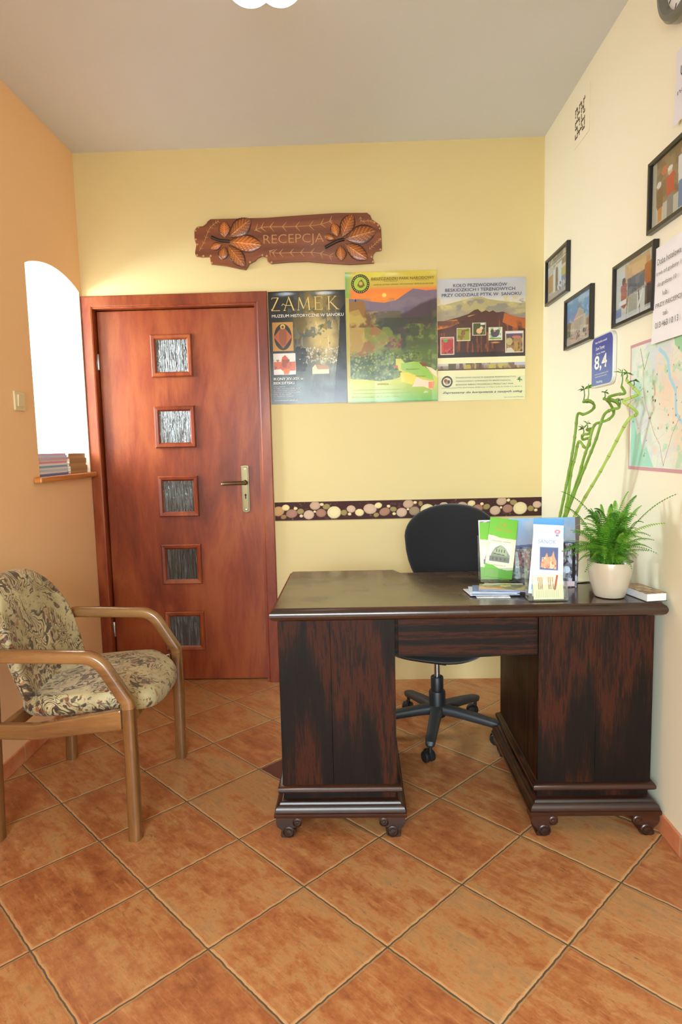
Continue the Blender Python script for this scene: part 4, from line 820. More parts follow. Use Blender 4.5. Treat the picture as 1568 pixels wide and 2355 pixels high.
# two people by a workshop machine
cv = Canvas(120, 84, (206, 208, 206)); cv.poly([(.3, .05), (.85, .02), (.9, .4), (.3, .42)], (216, 176, 130), .9); cv.blot(7, 6, 7, .5, (190, 150, 104), .6, (.25, 0, .9, .45)); cv.rect(.32, .30, .76, .60, (86, 88, 96)); cv.blot(10, 8, 4, .5, (120, 122, 130), .7, (.34, .3, .74, .6)); cv.ell(.22, .30, .05, .07, (90, 60, 50)); cv.poly([(.14, .36), (.30, .34), (.33, .72), (.24, .78), (.15, .72)], (160, 84, 66)); cv.rect(.10, .62, .30, .70, (230, 230, 240)); cv.ell(.84, .16, .05, .06, (190, 140, 96)); cv.poly([(.76, .22), (.94, .20), (.96, .55), (.84, .60), (.76, .5)], (172, 96, 52)); cv.rect(.78, .55, .94, .92, (70, 54, 54)); cv.line([(.3, .62), (.8, .56)], .014, (170, 160, 140)); cv.line([(.34, .62), (.30, .98)], .012, (150, 120, 96)); cv.line([(.62, .6), (.66, .98)], .014, (96, 64, 56)); cv.rect(.36, .62, .58, .95, (150, 150, 136), .8); cv.rect(0, .88, 1, 1, (216, 220, 226), .7); cv.line([(.72, .60), (.62, .85)], .016, (226, 226, 230)); cv.rect(0, .74, .16, .9, (130, 150, 190))
picture(2.492, 1.708, .335, .224, cv, 'black framed photo of two people beside a dark machine, left of the white notice')
# men in coats
cv = Canvas(120, 84, (150, 124, 96)); cv.blot(8, 6, 3, .5, (110, 90, 66), .7); cv.rect(0, .7, 1, 1, (196, 192, 186)); cv.rect(0, 0, .10, 1, (176, 172, 160)); cv.ell(.26, .22, .06, .07, (200, 110, 80)); cv.ell(.38, .30, .045, .06, (224, 190, 170)); cv.ell(.38, .26, .05, .04, (236, 236, 232)); cv.poly([(.29, .36), (.47, .34), (.48, .66), (.32, .66)], (196, 70, 52)); cv.rect(.33, .64, .46, .98, (136, 130, 130)); cv.ell(.15, .38, .05, .05, (226, 226, 226)); cv.poly([(.10, .46), (.24, .44), (.24, .74), (.12, .76)], (120, 84, 56)); cv.rect(.14, .74, .22, .95, (206, 130, 56)); cv.ell(.64, .14, .05, .06, (210, 170, 140)); cv.poly([(.54, .2), (.76, .2), (.76, .56), (.55, .58)], (230, 230, 236)); cv.rect(.56, .56, .74, .95, (96, 130, 186)); cv.poly([(.80, .1), (.98, .1), (.99, .6), (.8, .6)], (90, 70, 60)); cv.rect(.81, .6, .95, .95, (80, 80, 96))
picture(2.214, 1.958, .335, .224, cv, 'black framed photo of standing men in red and white, upper right edge of the photo')

# rating plaque
pq = thing('rating_plaque', 'blue rounded score plaque reading 8,4 on the right wall', 'plaque', RW(2.700, 1.506)); pw, ph = .222, .200
def rr(w, h, r, inset=0, corners=(1, 1, 1, 1)):
    out = []
    for k, (cx, cy, a0) in enumerate(((w - r, r, -PI/2), (w - r, h - r, 0), (r, h - r, PI/2), (r, r, PI))):
        if not corners[k]:
            out.append(((w - inset, inset), (w - inset, h - inset), (inset, h - inset), (inset, inset))[k]); continue
        for i in range(7): a = a0 + PI/2 * i / 6; out.append((cx + (r - inset) * math.cos(a), cy + (r - inset) * math.sin(a)))
    return out
cn = (1, 1, 1, 0)
bm = BM(); prism(bm, rr(pw, ph, .035, 0, cn), .0005, .014); obj('acrylic_block', bm, plain('clear_acrylic_edge', (214, 218, 214), .15, coat=.5), pq, bevel=.002)
m, nt, b = newmat('blue_plaque_print'); sp = N(nt, 'ShaderNodeSeparateXYZ'); nt.links.new(coords(nt), sp.inputs[0])
nt.links.new(ramp(nt, vramp(nt, sp.outputs[1], 0, ph), [(0.0, (92, 118, 186)), (0.42, (80, 104, 178)), (0.6, (70, 88, 166)), (1.0, (76, 84, 164))]), b.inputs['Base Color']); setp(b, rough=.25)
bm = BM(); prism(bm, rr(pw, ph, .035, .006, cn), .0142, .0148); obj('face', bm, m, pq)
for s_, x, y, w_, h_ in (('8,4', .036, .060, .13, .062), ('Nasi Goście ocenili', .042, .170, .12, .009), ('Dom Turysty', .050, .140, .09, .016), ('Sanok, Polska', .056, .126, .09, .007), ('ocena na podstawie opinii', .04, .046, .14, .006), ('wystawionych przez Gości', .046, .036, .12, .006), ('Booking', .060, .012, .062, .012)): text(s_, x, y, w_, h_, M_ink['white'], pq, z=.0152, bold=.02 if '8' in s_ else .01)

# town map
mp_ = thing('wall_map', 'large pale town street map with a pink border on the right wall', 'map', RW(2.349, 1.188)); mw, mh = .66, .436
cv = Canvas(420, 280, (228, 238, 226)); cv.blot(8, 6, 4, .52, (206, 230, 214), .8, soft=.15); cv.blot(10, 8, 6, .55, (214, 222, 238), .7, soft=.12); cv.mix(np.exp(-(((cv.X - .42) / .12) ** 2 + ((cv.Y - .40) / .25) ** 2)) * .8, (238, 210, 186)); cv.mix(np.exp(-(((cv.X - .6) / .12) ** 2 + ((cv.Y - .75) / .2) ** 2)) * .7, (240, 208, 180)); cv.blot(16, 12, 14, .58, (240, 218, 196), .6, (.2, .1, .9, .9))
cv.poly([(.03, .55), (.07, .6), (.10, .72), (.14, .70), (.17, .84), (.22, .82), (.26, .90), (.30, .97), (.03, .97)], (158, 222, 206)); cv.poly([(.46, .0), (.75, .0), (.72, .14), (.56, .18), (.48, .1)], (164, 216, 170)); cv.ell(.10, .38, .05, .08, (166, 222, 206), .8); cv.blot(20, 16, 16, .66, (180, 222, 190), .8)
cv.line([(.33, .10), (.38, .14), (.42, .20), (.44, .32), (.50, .42), (.51, .58), (.58, .66), (.72, .70), (.85, .62), (1, .66)], .010, (166, 216, 240)); cv.line([(0.02, .45), (.16, .36), (.20, .50), (.30, .72), (.36, .80), (.40, .95), (.48, .72), (.55, .6)], .0022, (196, 150, 150)); cv.line([(.12, .05), (.17, .22), (.22, .10)], .003, (150, 150, 120))
R = random.Random(9)
for _ in range(90):
    x, y, a = R.uniform(.08, .97), R.uniform(.05, .95), R.choice((.2, 1.3, 1.8, -.4)); l = R.uniform(.03, .14); cv.line([(x, y), (x + l * math.cos(a), y + l * math.sin(a) * 1.5)], .0012, R.choice([(214, 206, 202), (206, 216, 208), (228, 200, 180), (202, 204, 212)]), .8)
cv.speck(60, 12, [(90, 90, 100), (150, 100, 90), (90, 130, 110)], .003, (.05, .05, .97, .95)); 
for (a, b_, c_, d_) in ((0, 0, 1, .022), (0, .972, 1, 1), (0, 0, .010, 1)): cv.rect(a, b_, c_, d_, (206, 152, 164))
cv.ell(.30, .47, .008, .012, (90, 80, 96)); sheet('print', cv, mw, mh, M_print, mp_, curl=curl(.8))
# notices
def note(name, y, z, w, h, lines, label, par_group, col=(236, 236, 240)):
    r = thing(name, label, 'notice', RW(y, z, .006), par_group); cv = Canvas(40, 50, col); cv.blot(3, 4, 3, .5, (226, 226, 232), .6, soft=.3)
    sheet('paper', cv, w, h, M_matte, r, z=0, curl=lambda u, v: .004 + .006 * (1 - v) ** 2 * (1 - u) + .002 * np.sin(u * 5)); join_text(lines, M_ink['slate'], r, z=.0125)
note('notice', 2.162, 1.600, .300, .300, [('Doba hotelowa', .035, .240, .15, .018), ('trwa od godziny 14', .030, .205, .17, .016), ('do godziny 10', .040, .170, .12, .016), ('lub', .075, .140, .03, .015), ('PRZY RECEPCJI', .030, .105, .17, .017), ('tel.', .08, .078, .03, .015), ('013 463 10 13', .030, .045, .15, .018)], 'white printed notice above the map on the right wall', 'white notices on the right wall')
note('notice', 2.058, 2.222, .297, .210, [('UWAGA', .045, .120, .20, .030), ('na stopień', .03, .07, .2, .022)], 'white sheet high on the right wall above the framed photo of men', 'white notices on the right wall', (228, 228, 236))

# round wall clock
ck = thing('wall_clock', 'grey rimmed round wall clock high on the right wall, cut by the frame', 'clock', RW(2.00, 2.64)); r0 = .140
bm = BM(); prof = [(r0 - .012, .001), (r0, .006), (r0, .030), (r0 - .008, .040), (r0 - .022, .043), (r0 - .032, .034), (r0 - .034, .020)]
lathe(bm, prof + [(.01, .018)], 48); obj('rim', bm, plain('grey_clock_rim', (128, 130, 126), .3, metal=.6), ck, smooth=True)
bm = BM(); lathe(bm, [(.113, .0195), (.113, .021)], 40); obj('dial', bm, M_white, ck)
for i in range(12):
    bm = BM(); a = i * PI / 6; c, s = math.cos(a), math.sin(a); v = [bm.verts.new((c * r - s * w_, s * r + c * w_, .0215)) for r, w_ in ((.090, -.003), (.104, -.003), (.104, .003), (.090, .003))]; bm.faces.new(v); obj('hour_mark', bm, M_ink['black'], ck)
for nm, a, l in (('hour_hand', .9, .055), ('minute_hand', 2.6, .085)):
    bm = BM(); c, s = math.cos(a), math.sin(a); prism(bm, [(-s * -.003, c * -.003), (c * l, s * l), (-s * .003, c * .003)][::1], .023, .0245); obj(nm, bm, M_ink['black'], ck)
# ventilation grille with the openwork pattern
vt = thing('vent_grille', 'square yellow painted ventilation grille with dark slots near the ceiling', 'vent', RW(2.995, 2.560))
bm = BM(); prism(bm, rr(.19, .19, .008), .0005, .0026); obj('plate', bm, M_right, vt)
PAT = ['1110111011', '1010101010', '1011101110', '0010001010', '1111101011', '1000101000', '1110101111', '0010001001', '1011111101', '1110100111']
bm = BM()
for j, row in enumerate(PAT):
    for i, ch in enumerate(row):
        x, y = .018 + i * .0125, .150 - j * .0128
        if ch == '1': box(bm, (x, y, .0025), (x + .0075, y + .0128 if (i + j) % 2 else y + .009, .0030))
        if ch == '1' and i < 9 and row[i+1] == '1': box(bm, (x, y, .0025), (x + .016, y + .005, .0029))
obj('slots', bm, plain('dark_vent_slot', (64, 46, 22), .7), vt)

# light switch on the left wall
sw = thing('light_switch', 'cream square rocker light switch on the peach wall', 'switch', frameM((XL, 2.680, 1.474), (0, 1, 0), (0, 0, 1)))
M_sw = plain('cream_switch_plastic', (226, 214, 170), .35)
bm = BM(); prism(bm, rr(.082, .082, .006), .0005, .009); obj('plate', bm, M_sw, sw, bevel=.002)
bm = BM(); v = box(bm, (.016, .018, .0095), (.066, .066, .015)); 
for q in v:
    if q.co.z > .012: q.co.z += (.004 if q.co.y > .05 else -.001)
obj('rocker', bm, M_sw, sw, bevel=.0015)

# ceiling lamp with white globes
lp = thing('ceiling_lamp', 'ceiling lamp with a cluster of glowing white glass globes', 'lamp', Matrix.Translation((-.225, 1.985, H)))
m, nt, b = newmat('lit_opal_globe'); b.inputs['Base Color'].default_value = (1, 1, 1, 1); b.inputs['Emission Color'].default_value = (1, .98, .93, 1); b.inputs['Emission Strength'].default_value = 2.4; M_glb = m
bm = BM(); lathe(bm, [(.001, 0), (.065, 0), (.065, -.012), (.05, -.025), (.015, -.032), (.012, -.115), (.02, -.125), (.001, -.13)][::-1], 28); obj('canopy', bm, M_brass, lp, smooth=True)
for (x, y, z) in ((-.2687, 1.900, 2.590), (-.1965, 2.020, 2.664), (-.205, 1.86, 2.665), (-.29, 2.05, 2.69)):
    cx, cy, cz = x + .225, y - 1.985, z - H
    bm = BM(); sweep(bm, catmull([(0, 0, -.10), (cx * .5, cy * .5, -.09 + cz * .15), (cx * .95, cy * .95, cz + .10), (cx, cy, cz + .065)], 5), circ(.006, 8)); lathe(bm, [(.02, .062), (.026, .07), (.012, .095)], 16, (cx, cy, cz)); ar = obj('arm', bm, M_brass, lp, smooth=True)
    bm = BM(); lathe(bm, [(.074 * math.sin(PI * i / 20) + .0005, -.074 * math.cos(PI * i / 20)) for i in range(21)], 32, (cx, cy, cz)); obj('globe', bm, M_glb, lp, smooth='full')

# ================================================================== magazines on the window sill
def rnd_col(R, cols): return R.choice(cols)
M_page = plain('page_edges', (226, 222, 210), .7, .3, 300)
def bookblock(name, w, d, t, cover, label, cat, M, group=None, pages=None, cmat=None, parts=True):
    """flat closed book or magazine lying down: spine along local x"""
    r = thing(name, label, cat, M, group)
    cm = cmat or plain('cover_' + name, cover, .35)
    bm = BM(); e = .0006; box(bm, (0, 0, 0), (w, d, e)); box(bm, (0, 0, t - e), (w, d, t)); box(bm, (0, 0, e), (w, .0012, t - e)); obj('cover', bm, cm, r)
    bm = BM(); box(bm, (.0012, .0014, e), (w - .0012, d - .001, t - e)); obj('pages', bm, pages or M_page, r)
    return r
R = random.Random(3); z = 1.1865
WC = [(96, 130, 200), (240, 240, 242), (190, 214, 234), (240, 240, 240), (120, 180, 220), (244, 242, 244), (222, 160, 190), (240, 240, 236), (214, 184, 220), (176, 208, 226), (226, 184, 206)]
ordn = ['bottom', 'second', 'third', 'fourth', 'fifth', 'sixth', 'seventh', 'eighth', 'ninth', 'tenth', 'topmost']
nm_ = ['blue', 'white', 'pale blue', 'white', 'blue', 'white', 'pink', 'white', 'lilac', 'pale blue', 'rose']
for i, c in enumerate(WC):
    t = .0093; a = R.uniform(-.03, .03)
    M = Matrix.Translation((XL - .004 - R.uniform(0, .012), 2.868 + R.uniform(0, .006), z)) @ Matrix.Rotation(PI / 2 + a * .4, 4, 'Z')
    bookblock('magazine', .298, .205, t, c, '%s magazine of the left stack on the window sill, %s spine' % (ordn[i], nm_[i]), 'magazine', M, 'magazines stacked on the left of the window sill'); z += t + .0001
z = 1.1865
for i in range(8):
    t = .0125; cc = R.choice([(176, 142, 96), (160, 130, 90), (186, 154, 108)])
    M = Matrix.Translation((XL - .003 - R.uniform(0, .01), 3.188 + R.uniform(0, .006), z)) @ Matrix.Rotation(PI / 2, 4, 'Z')
    bookblock('booklet', .200, .15, t, cc, '%s brown booklet of the right stack on the window sill' % (['bottom', 'second', 'third', 'fourth', 'fifth', 'sixth', 'seventh', 'topmost'][i]), 'booklet', M, 'brown booklets stacked on the right of the window sill'); z += t + .0001

# ================================================================== things on the desk
m, nt, b = newmat('clear_acrylic'); nt.nodes.remove(b); t = N(nt, 'ShaderNodeBsdfTransparent'); g = N(nt, 'ShaderNodeBsdfGlossy'); g.inputs['Roughness'].default_value = 0.05
mx = N(nt, 'ShaderNodeMixShader'); fr = N(nt, 'ShaderNodeLayerWeight'); fr.inputs[0].default_value = 0.25; t.inputs[0].default_value = (0.93, 0.96, 0.95, 1)
nt.links.new(math_(nt, 'MULTIPLY_ADD', fr.outputs['Facing'], .5, .06), mx.inputs[0]); nt.links.new(t.outputs[0], mx.inputs[1]); nt.links.new(g.outputs[0], mx.inputs[2]); nt.links.new(mx.outputs[0], nt.nodes['Material Output'].inputs[0])
M_acr = m
def holder(x, y, yaw, label, w=.062):
    r = thing('brochure_holder', label, 'brochure holder', Matrix.Translation((x, y, ZT)) @ Matrix.Rotation(yaw, 4, 'Z'), 'clear brochure holders on the desk'); t = .0022
    bm = BM(); box(bm, (-w, -.036, 0), (w, .052, .004)); obj('base_plate', bm, M_acr, r, bevel=.001)
    bm = BM(); prism(bm, [(-.030, .0045), (-.0275, .0045), (-.0145, .052), (-.0170, .052)], -w, w, Matrix(((0, 0, 1, 0), (1, 0, 0, 0), (0, 1, 0, 0), (0, 0, 0, 1)))); obj('front_lip', bm, M_acr, r)
    bm = BM(); prism(bm, [(.0095, .0045), (.012, .0045), (.048, .165), (.0455, .165)], -w, w, Matrix(((0, 0, 1, 0), (1, 0, 0, 0), (0, 1, 0, 0), (0, 0, 0, 1)))); obj('back_panel', bm, M_acr, r)
    for s in (-1, 1):
        bm = BM(); prism(bm, [(-.027, .0045), (.009, .0045), (.030, .105), (.014, .105), (-.0145, .05)], s * w, s * (w + t), Matrix(((0, 0, 1, 0), (1, 0, 0, 0), (0, 1, 0, 0), (0, 0, 0, 1)))); obj('side_wall', bm, M_acr, r)
    return r
holder(.518, 2.350, 0.0, 'clear acrylic holder with green leaflets, at the back of the desk', .071)
holder(.607, 2.062, 0.0, 'clear acrylic holder with a SANOK leaflet near the front desk edge')
M_brd = M_print
def card(name, label, cat, w, h, cv, pos, lean=13, tilt=0, yaw=0, texts=(), group=None, thick=.0016):
    u = (math.cos(math.radians(yaw)), math.sin(math.radians(yaw)), 0); ln = math.radians(lean)
    v = (-u[1] * math.sin(ln), u[0] * math.sin(ln), math.cos(ln))
    r = thing(name, label, cat, frameM(pos, u, v) @ Matrix.Rotation(math.radians(tilt), 4, 'Z'), group)
    sheet('print', cv, w, h, M_brd, r, thick=thick, origin=(-w / 2, 0))
    for s_, x, y, ww, hh, ink, sl in texts: text(s_, -w / 2 + x * w, (1 - y) * h, ww * w, hh * h, M_ink[ink], r, z=.0006, slant=sl)
    return r
def green():
    cv = Canvas(70, 150, (236, 232, 196)); cv.grad(0, .33, (104, 186, 40), (118, 194, 44)); cv.below([(0, .30), (.25, .31), (.55, .35), (.8, .39), (1, .385)], (238, 234, 204)); cv.rect(0, .34, 1, .46, (238, 234, 204), 0)
    cv.rect(.10, .44, .86, .74, (226, 228, 222)); cv.poly([(.18, .60), (.30, .50), (.48, .45), (.66, .50), (.84, .62), (.84, .73), (.12, .73)], (138, 150, 124)); cv.poly([(.26, .56), (.48, .455), (.72, .53), (.74, .62), (.26, .60)], (170, 184, 150)); cv.rect(.12, .65, .84, .735, (112, 116, 104), .8); cv.line([(.26, .60), (.64, .615)], .012, (70, 70, 64))
    for i in range(4): cv.rect(.34 + i * .09, .53, .37 + i * .09, .575, (76, 84, 76)); cv.rect(.22 + i * .14, .67, .27 + i * .14, .71, (90, 90, 84))
    cv.below([(0, .78), (.3, .80), (.5, .845), (.8, .86), (1, .84)], (112, 190, 52)); return cv
GT = [('Cafe', .36, .13, .26, .045, 'orange', .2), ('Dom Turysty', .24, .225, .56, .055, 'orange', .2), ('NOCLEGI  SANOK', .16, .40, .66, .018, 'slate', 0), ('ul. Mickiewicza 29', .22, .80, .5, .018, 'slate', 0)]
card('leaflet', 'bright green leaflet with a house picture, front one in the rear holder', 'leaflet', .104, .222, green(), (.512, 2.342, .7972), 13, -9, 0, GT, 'leaflets in the rear holder')
card('leaflet', 'green leaflet tucked behind the front green one on its left', 'leaflet', .104, .212, green(), (.5025, 2.3475, .7905), 13, -1, 0, [('Dom', .45, .225, .35, .05, 'orange', .2)], 'leaflets in the rear holder')
cv = Canvas(60, 120, (200, 204, 208)); cv.blot(7, 12, 5, .5, (110, 112, 120), .9); cv.rect(0, 0, 1, .02, (235,) * 3); cv.rect(0, 0, .05, 1, (235,) * 3)
card('leaflet', 'grey leaflet peeking out at the back left of the rear holder', 'leaflet', .100, .222, cv, (.502, 2.354, .789), 13, 0, 0, (), 'leaflets in the rear holder')
# large panorama brochure
cv = Canvas(180, 150, (150, 186, 230)); cv.grad(0, .5, (140, 186, 236), (168, 176, 206)); cv.blot(6, 4, 4, .55, (196, 206, 226), .6, soft=.2); cv.below([(0, .46), (.3, .44), (.6, .42), (.7, .40), (1, .42)], (96, 112, 160)); cv.below([(0, .52), (.5, .50), (1, .50)], (134, 126, 138)); cv.blot(26, 22, 6, .5, (196, 190, 196), .9, (0, .52, 1, 1)); cv.blot(30, 22, 8, .58, (76, 66, 82), .9, (0, .48, 1, 1)); cv.mix(((cv.X > .93)) * .9, (120, 96, 100)); cv.blot(20, 8, 9, .6, (160, 96, 84), .8, (0, .55, 1, .8))
card('brochure', 'wide blue sky panorama brochure standing behind the leaflet holders', 'brochure', .268, .226, cv, (.700, 2.390, ZT + .0012), 6, 0, 0)
# cyan leaflet and SANOK leaflet
cv = Canvas(60, 140, (240, 244, 248)); cv.rect(0, 0, 1, .17, (64, 178, 222)); cv.ell(.28, .08, .16, .05, (150, 214, 240), .8); cv.rect(.28, .35, .75, .82, (86, 100, 136)); cv.rect(.28, .56, .75, .70, (236, 130, 70)); cv.blot(12, 20, 5, .55, (60, 70, 110), .7, (.28, .35, .75, .56)); cv.rect(.28, .70, .75, .82, (110, 100, 120)); cv.rect(.1, .86, 1, .94, (90, 196, 232)); cv.rect(.5, .94, 1, 1, (90, 196, 232)); cv.line([(.3, .21), (.8, .21)], .02, (210, 190, 196)); cv.line([(.3, .25), (.8, .25)], .02, (170, 206, 226))
card('leaflet', 'white and cyan leaflet leaning behind the SANOK leaflet', 'leaflet', .100, .228, cv, (.600, 2.0660, .7965), 13, -8, 0, (), 'leaflets in the front holder')
cv = Canvas(84, 180, (244, 246, 250)); cv.grad(0, .08, (88, 160, 222), (72, 146, 214)); cv.ell(.80, .165, .10, .028, (222, 130, 150)); cv.ell(.80, .165, .04, .012, (244, 240, 246)); cv.rect(.74, .20, .84, .225, (120, 150, 186)); cv.rect(.22, .365, .84, .66, (96, 130, 190)); cv.mix(((cv.X > .24) & (cv.X < .82) & (cv.Y > .375) & (cv.Y < .65)) * .9, (78, 92, 134)); cv.poly([(.26, .63), (.28, .55), (.40, .49), (.46, .44), (.50, .50), (.62, .48), (.68, .41), (.72, .50), (.78, .54), (.78, .645)], (236, 156, 120)); cv.blot(20, 30, 6, .55, (255, 220, 190), .8, (.30, .50, .74, .64)); cv.blot(20, 30, 8, .6, (190, 96, 80), .8, (.28, .55, .78, .645)); cv.ell(.32, .74, .14, .03, (206, 226, 246), .8); cv.rect(.66, .72, .74, .728, (230, 120, 110))
card('leaflet', 'white and blue leaflet titled SANOK in the front holder', 'leaflet', .098, .256, cv, (.610, 2.0560, .7925), 13, -4, 0, [('SANOK', .16, .325, .60, .052, 'blue', 0)], 'leaflets in the front holder')
cv = Canvas(80, 60, (244, 238, 196)); 
for x in (.18, .24, .30, .52, .58, .66): cv.line([(x, .12), (x + .01, .56)], .018, (180, 130, 90)); cv.ell(x, .12, .03, .05, (204, 160, 120))
cv.line([(.82, .04), (.72, .58)], .035, (170, 76, 44)); 
for i in range(14): cv.line([(.1 + i * .06, .62), (.1 + i * .06, .92)], .006, (206, 190, 130))
card('leaflet', 'small cream leaflet at the foot of the front holder', 'leaflet', .096, .078, cv, (.609, 2.0385, .7885), 13, 0, 0, (), 'leaflets in the front holder')
# behind the pot
cv = Canvas(60, 90, (120, 118, 132)); cv.blot(9, 12, 5, .5, (196, 200, 220), .9, soft=.1); cv.blot(9, 12, 7, .58, (50, 46, 56), .9); cv.rect(.78, 0, .92, 1, (36, 30, 34)); cv.rect(0, .86, .9, .97, (220, 196, 200)); cv.ell(.55, .6, .16, .08, (210, 226, 250))
card('photo_card', 'dark grey photo card standing just left of the fern pot', 'card', .085, .155, cv, (.722, 2.225, ZT + .001), 8, -4, 10)
cv = Canvas(60, 80, (226, 216, 180)); cv.rect(.28, .1, .40, .82, (70, 34, 32)); cv.rect(.40, .1, 1, .60, (196, 190, 160)); cv.rect(.5, .2, .95, .55, (52, 56, 50)); cv.rect(.40, .62, 1, .78, (196, 62, 40)); cv.rect(.34, .76, 1, .82, (60, 30, 30))
card('box_card', 'cream card with black and red blocks behind the fern pot', 'card', .140, .165, cv, (.862, 2.300, ZT + .001), 7, -3, -4)
cv = Canvas(20, 20, (232, 228, 208)); r = thing('loose_paper', 'loose cream paper lying behind the fern pot', 'paper', Matrix.Translation((.735, 2.275, ZT + .0006)) @ Matrix.Rotation(.25, 4, 'Z')); sheet('paper', cv, .125, .075, M_matte, r, curl=lambda u, v: .001 + .010 * np.clip(v - .5, 0, 1) ** 2 + .006 * u * u, thick=.0004)
# flat leaflets
FL = [((232, 236, 240), .388, 2.088, -.05, 'white bottom leaflet of the fanned pile'), ((214, 226, 242), .372, 2.112, .10, 'pale blue leaflet second from the bottom of the fanned pile'), ((120, 150, 196), .378, 2.106, -.02, 'mid blue leaflet in the fanned pile'), ((206, 220, 240), .372, 2.128, -.11, 'light leaflet under the blue one in the fanned pile'), ((110, 140, 190), .382, 2.136, -.17, 'blue edged leaflet under the top one of the fanned pile'), ((170, 150, 100), .405, 2.150, -.22, 'top landscape leaflet of the fanned pile beside the front holder')]
z = ZT + .0004
for i, (c, x, y, a, lb) in enumerate(FL):
    cv = Canvas(90, 44, c)
    if i == 5: cv.blot(6, 4, 4, .5, (96, 112, 66), .9); cv.blot(6, 4, 9, .58, (206, 196, 120), .9); cv.poly([(0, .55), (.5, .75), (1, .9), (1, 1), (0, 1)], (224, 190, 150)); cv.poly([(.1, .0), (.5, 0), (.35, .22), (.05, .3)], (200, 206, 200)); cv.ell(.42, .55, .10, .1, (196, 140, 40)); cv.rect(0, .93, 1, 1, (110, 130, 190))
    else: cv.blot(7, 3, i, .5, tuple(q * .85 for q in c), .6)
    t = .0026
    r = thing('flat_leaflet', lb + ' on the desk', 'leaflet', Matrix.Translation((x, y, z + t)) @ Matrix.Rotation(a, 4, 'Z'), 'fanned leaflets lying on the desk'); sheet('print', cv, .155 if i else .11, .096, M_print, r, thick=t - .0002, curl=None); z += t
cv = Canvas(70, 36, (206, 216, 220)); cv.blot(8, 5, 3, .5, (226, 206, 150), .9); cv.blot(8, 5, 5, .6, (150, 170, 190), .9); cv.blot(9, 5, 8, .62, (210, 130, 90), .8)
r = thing('flat_leaflet', 'pale mottled leaflet lying between the two holders on the desk', 'leaflet', Matrix.Translation((.445, 2.245, ZT + .0024)) @ Matrix.Rotation(-.18, 4, 'Z')); sheet('print', cv, .135, .075, M_print, r, thick=.0020)
# thick book
bM = Matrix.Translation((.906, 2.003, ZT + .0003)) @ Matrix.Rotation(math.radians(10), 4, 'Z'); bk_ = thing('book', 'thick small book with a brown landscape cover at the right desk corner', 'book', bM)
bm = BM(); box(bm, (0, .001, .002), (.066, .147, .024)); obj('pages', bm, plain('white_page_block', (214, 218, 222), .7), bk_)
bm = BM(); box(bm, (-.002, 0, 0), (.068, .149, .0018)); box(bm, (-.002, .1472, .0018), (.068, .149, .0242)); obj('cover', bm, plain('book_back_cover', (70, 60, 56), .4), bk_)
cv = Canvas(40, 80, (150, 120, 90)); cv.blot(4, 7, 3, .5, (196, 160, 110), .9); cv.blot(5, 8, 5, .56, (96, 76, 70), .9); cv.blot(4, 6, 8, .6, (214, 190, 130), .9); sheet('cover', cv, .070, .149, M_print, bk_, z=.0262, thick=.0018, origin=(-.002, 0))

# ------------------------------------------------------------------ potted fern
PX, PY = .822, 2.090
fn = thing('potted_fern', 'bushy green fern in a cream pot on the right end of the desk', 'plant', Matrix.Translation((PX, PY, ZT)))
M_pot = plain('cream_ceramic', (182, 172, 152), .22, coat=.4)
bm = BM(); lathe(bm, [(.001, .0005), (.040, .0005), (.046, .003), (.051, .012), (.060, .045), (.067, .080), (.0715, .117), (.0705, .119), (.0685, .117), (.064, .098), (.001, .096)], 48); obj('pot', bm, M_pot, fn, smooth=True, label='cream glazed pot')
bm = BM(); lathe(bm, [(.001, .0965), (.063, .0965), (.0635, .102), (.04, .106), (.001, .108)], 28); obj('soil', bm, plain('potting_soil', (50, 38, 28), .95, .8, 90), fn)
def greenmat(name, cols, rough=.42):
    m, nt, b = newmat(name); oi = N(nt, 'ShaderNodeObjectInfo'); n = noise(nt, coords(nt), 28, 3)
    f = math_(nt, 'ADD', math_(nt, 'MULTIPLY', oi.outputs['Random'], .5), math_(nt, 'MULTIPLY', n, .5)); nt.links.new(ramp(nt, f, cols), b.inputs['Base Color']); setp(b, rough=rough)
    tr = N(nt, 'ShaderNodeBsdfTranslucent'); nt.links.new(ramp(nt, f, [(p, tuple(min(255, q * 1.25) for q in c)) for p, c in cols]), tr.inputs[0]); mx = N(nt, 'ShaderNodeMixShader'); mx.inputs[0].default_value = .3
    nt.links.new(b.outputs[0], mx.inputs[1]); nt.links.new(tr.outputs[0], mx.inputs[2]); nt.links.new(mx.outputs[0], nt.nodes['Material Output'].inputs[0]); return m
M_fern = greenmat('fern_green', [(0.15, (52, 100, 30)), (0.45, (84, 142, 40)), (0.7, (122, 176, 56)), (0.9, (158, 200, 84))])
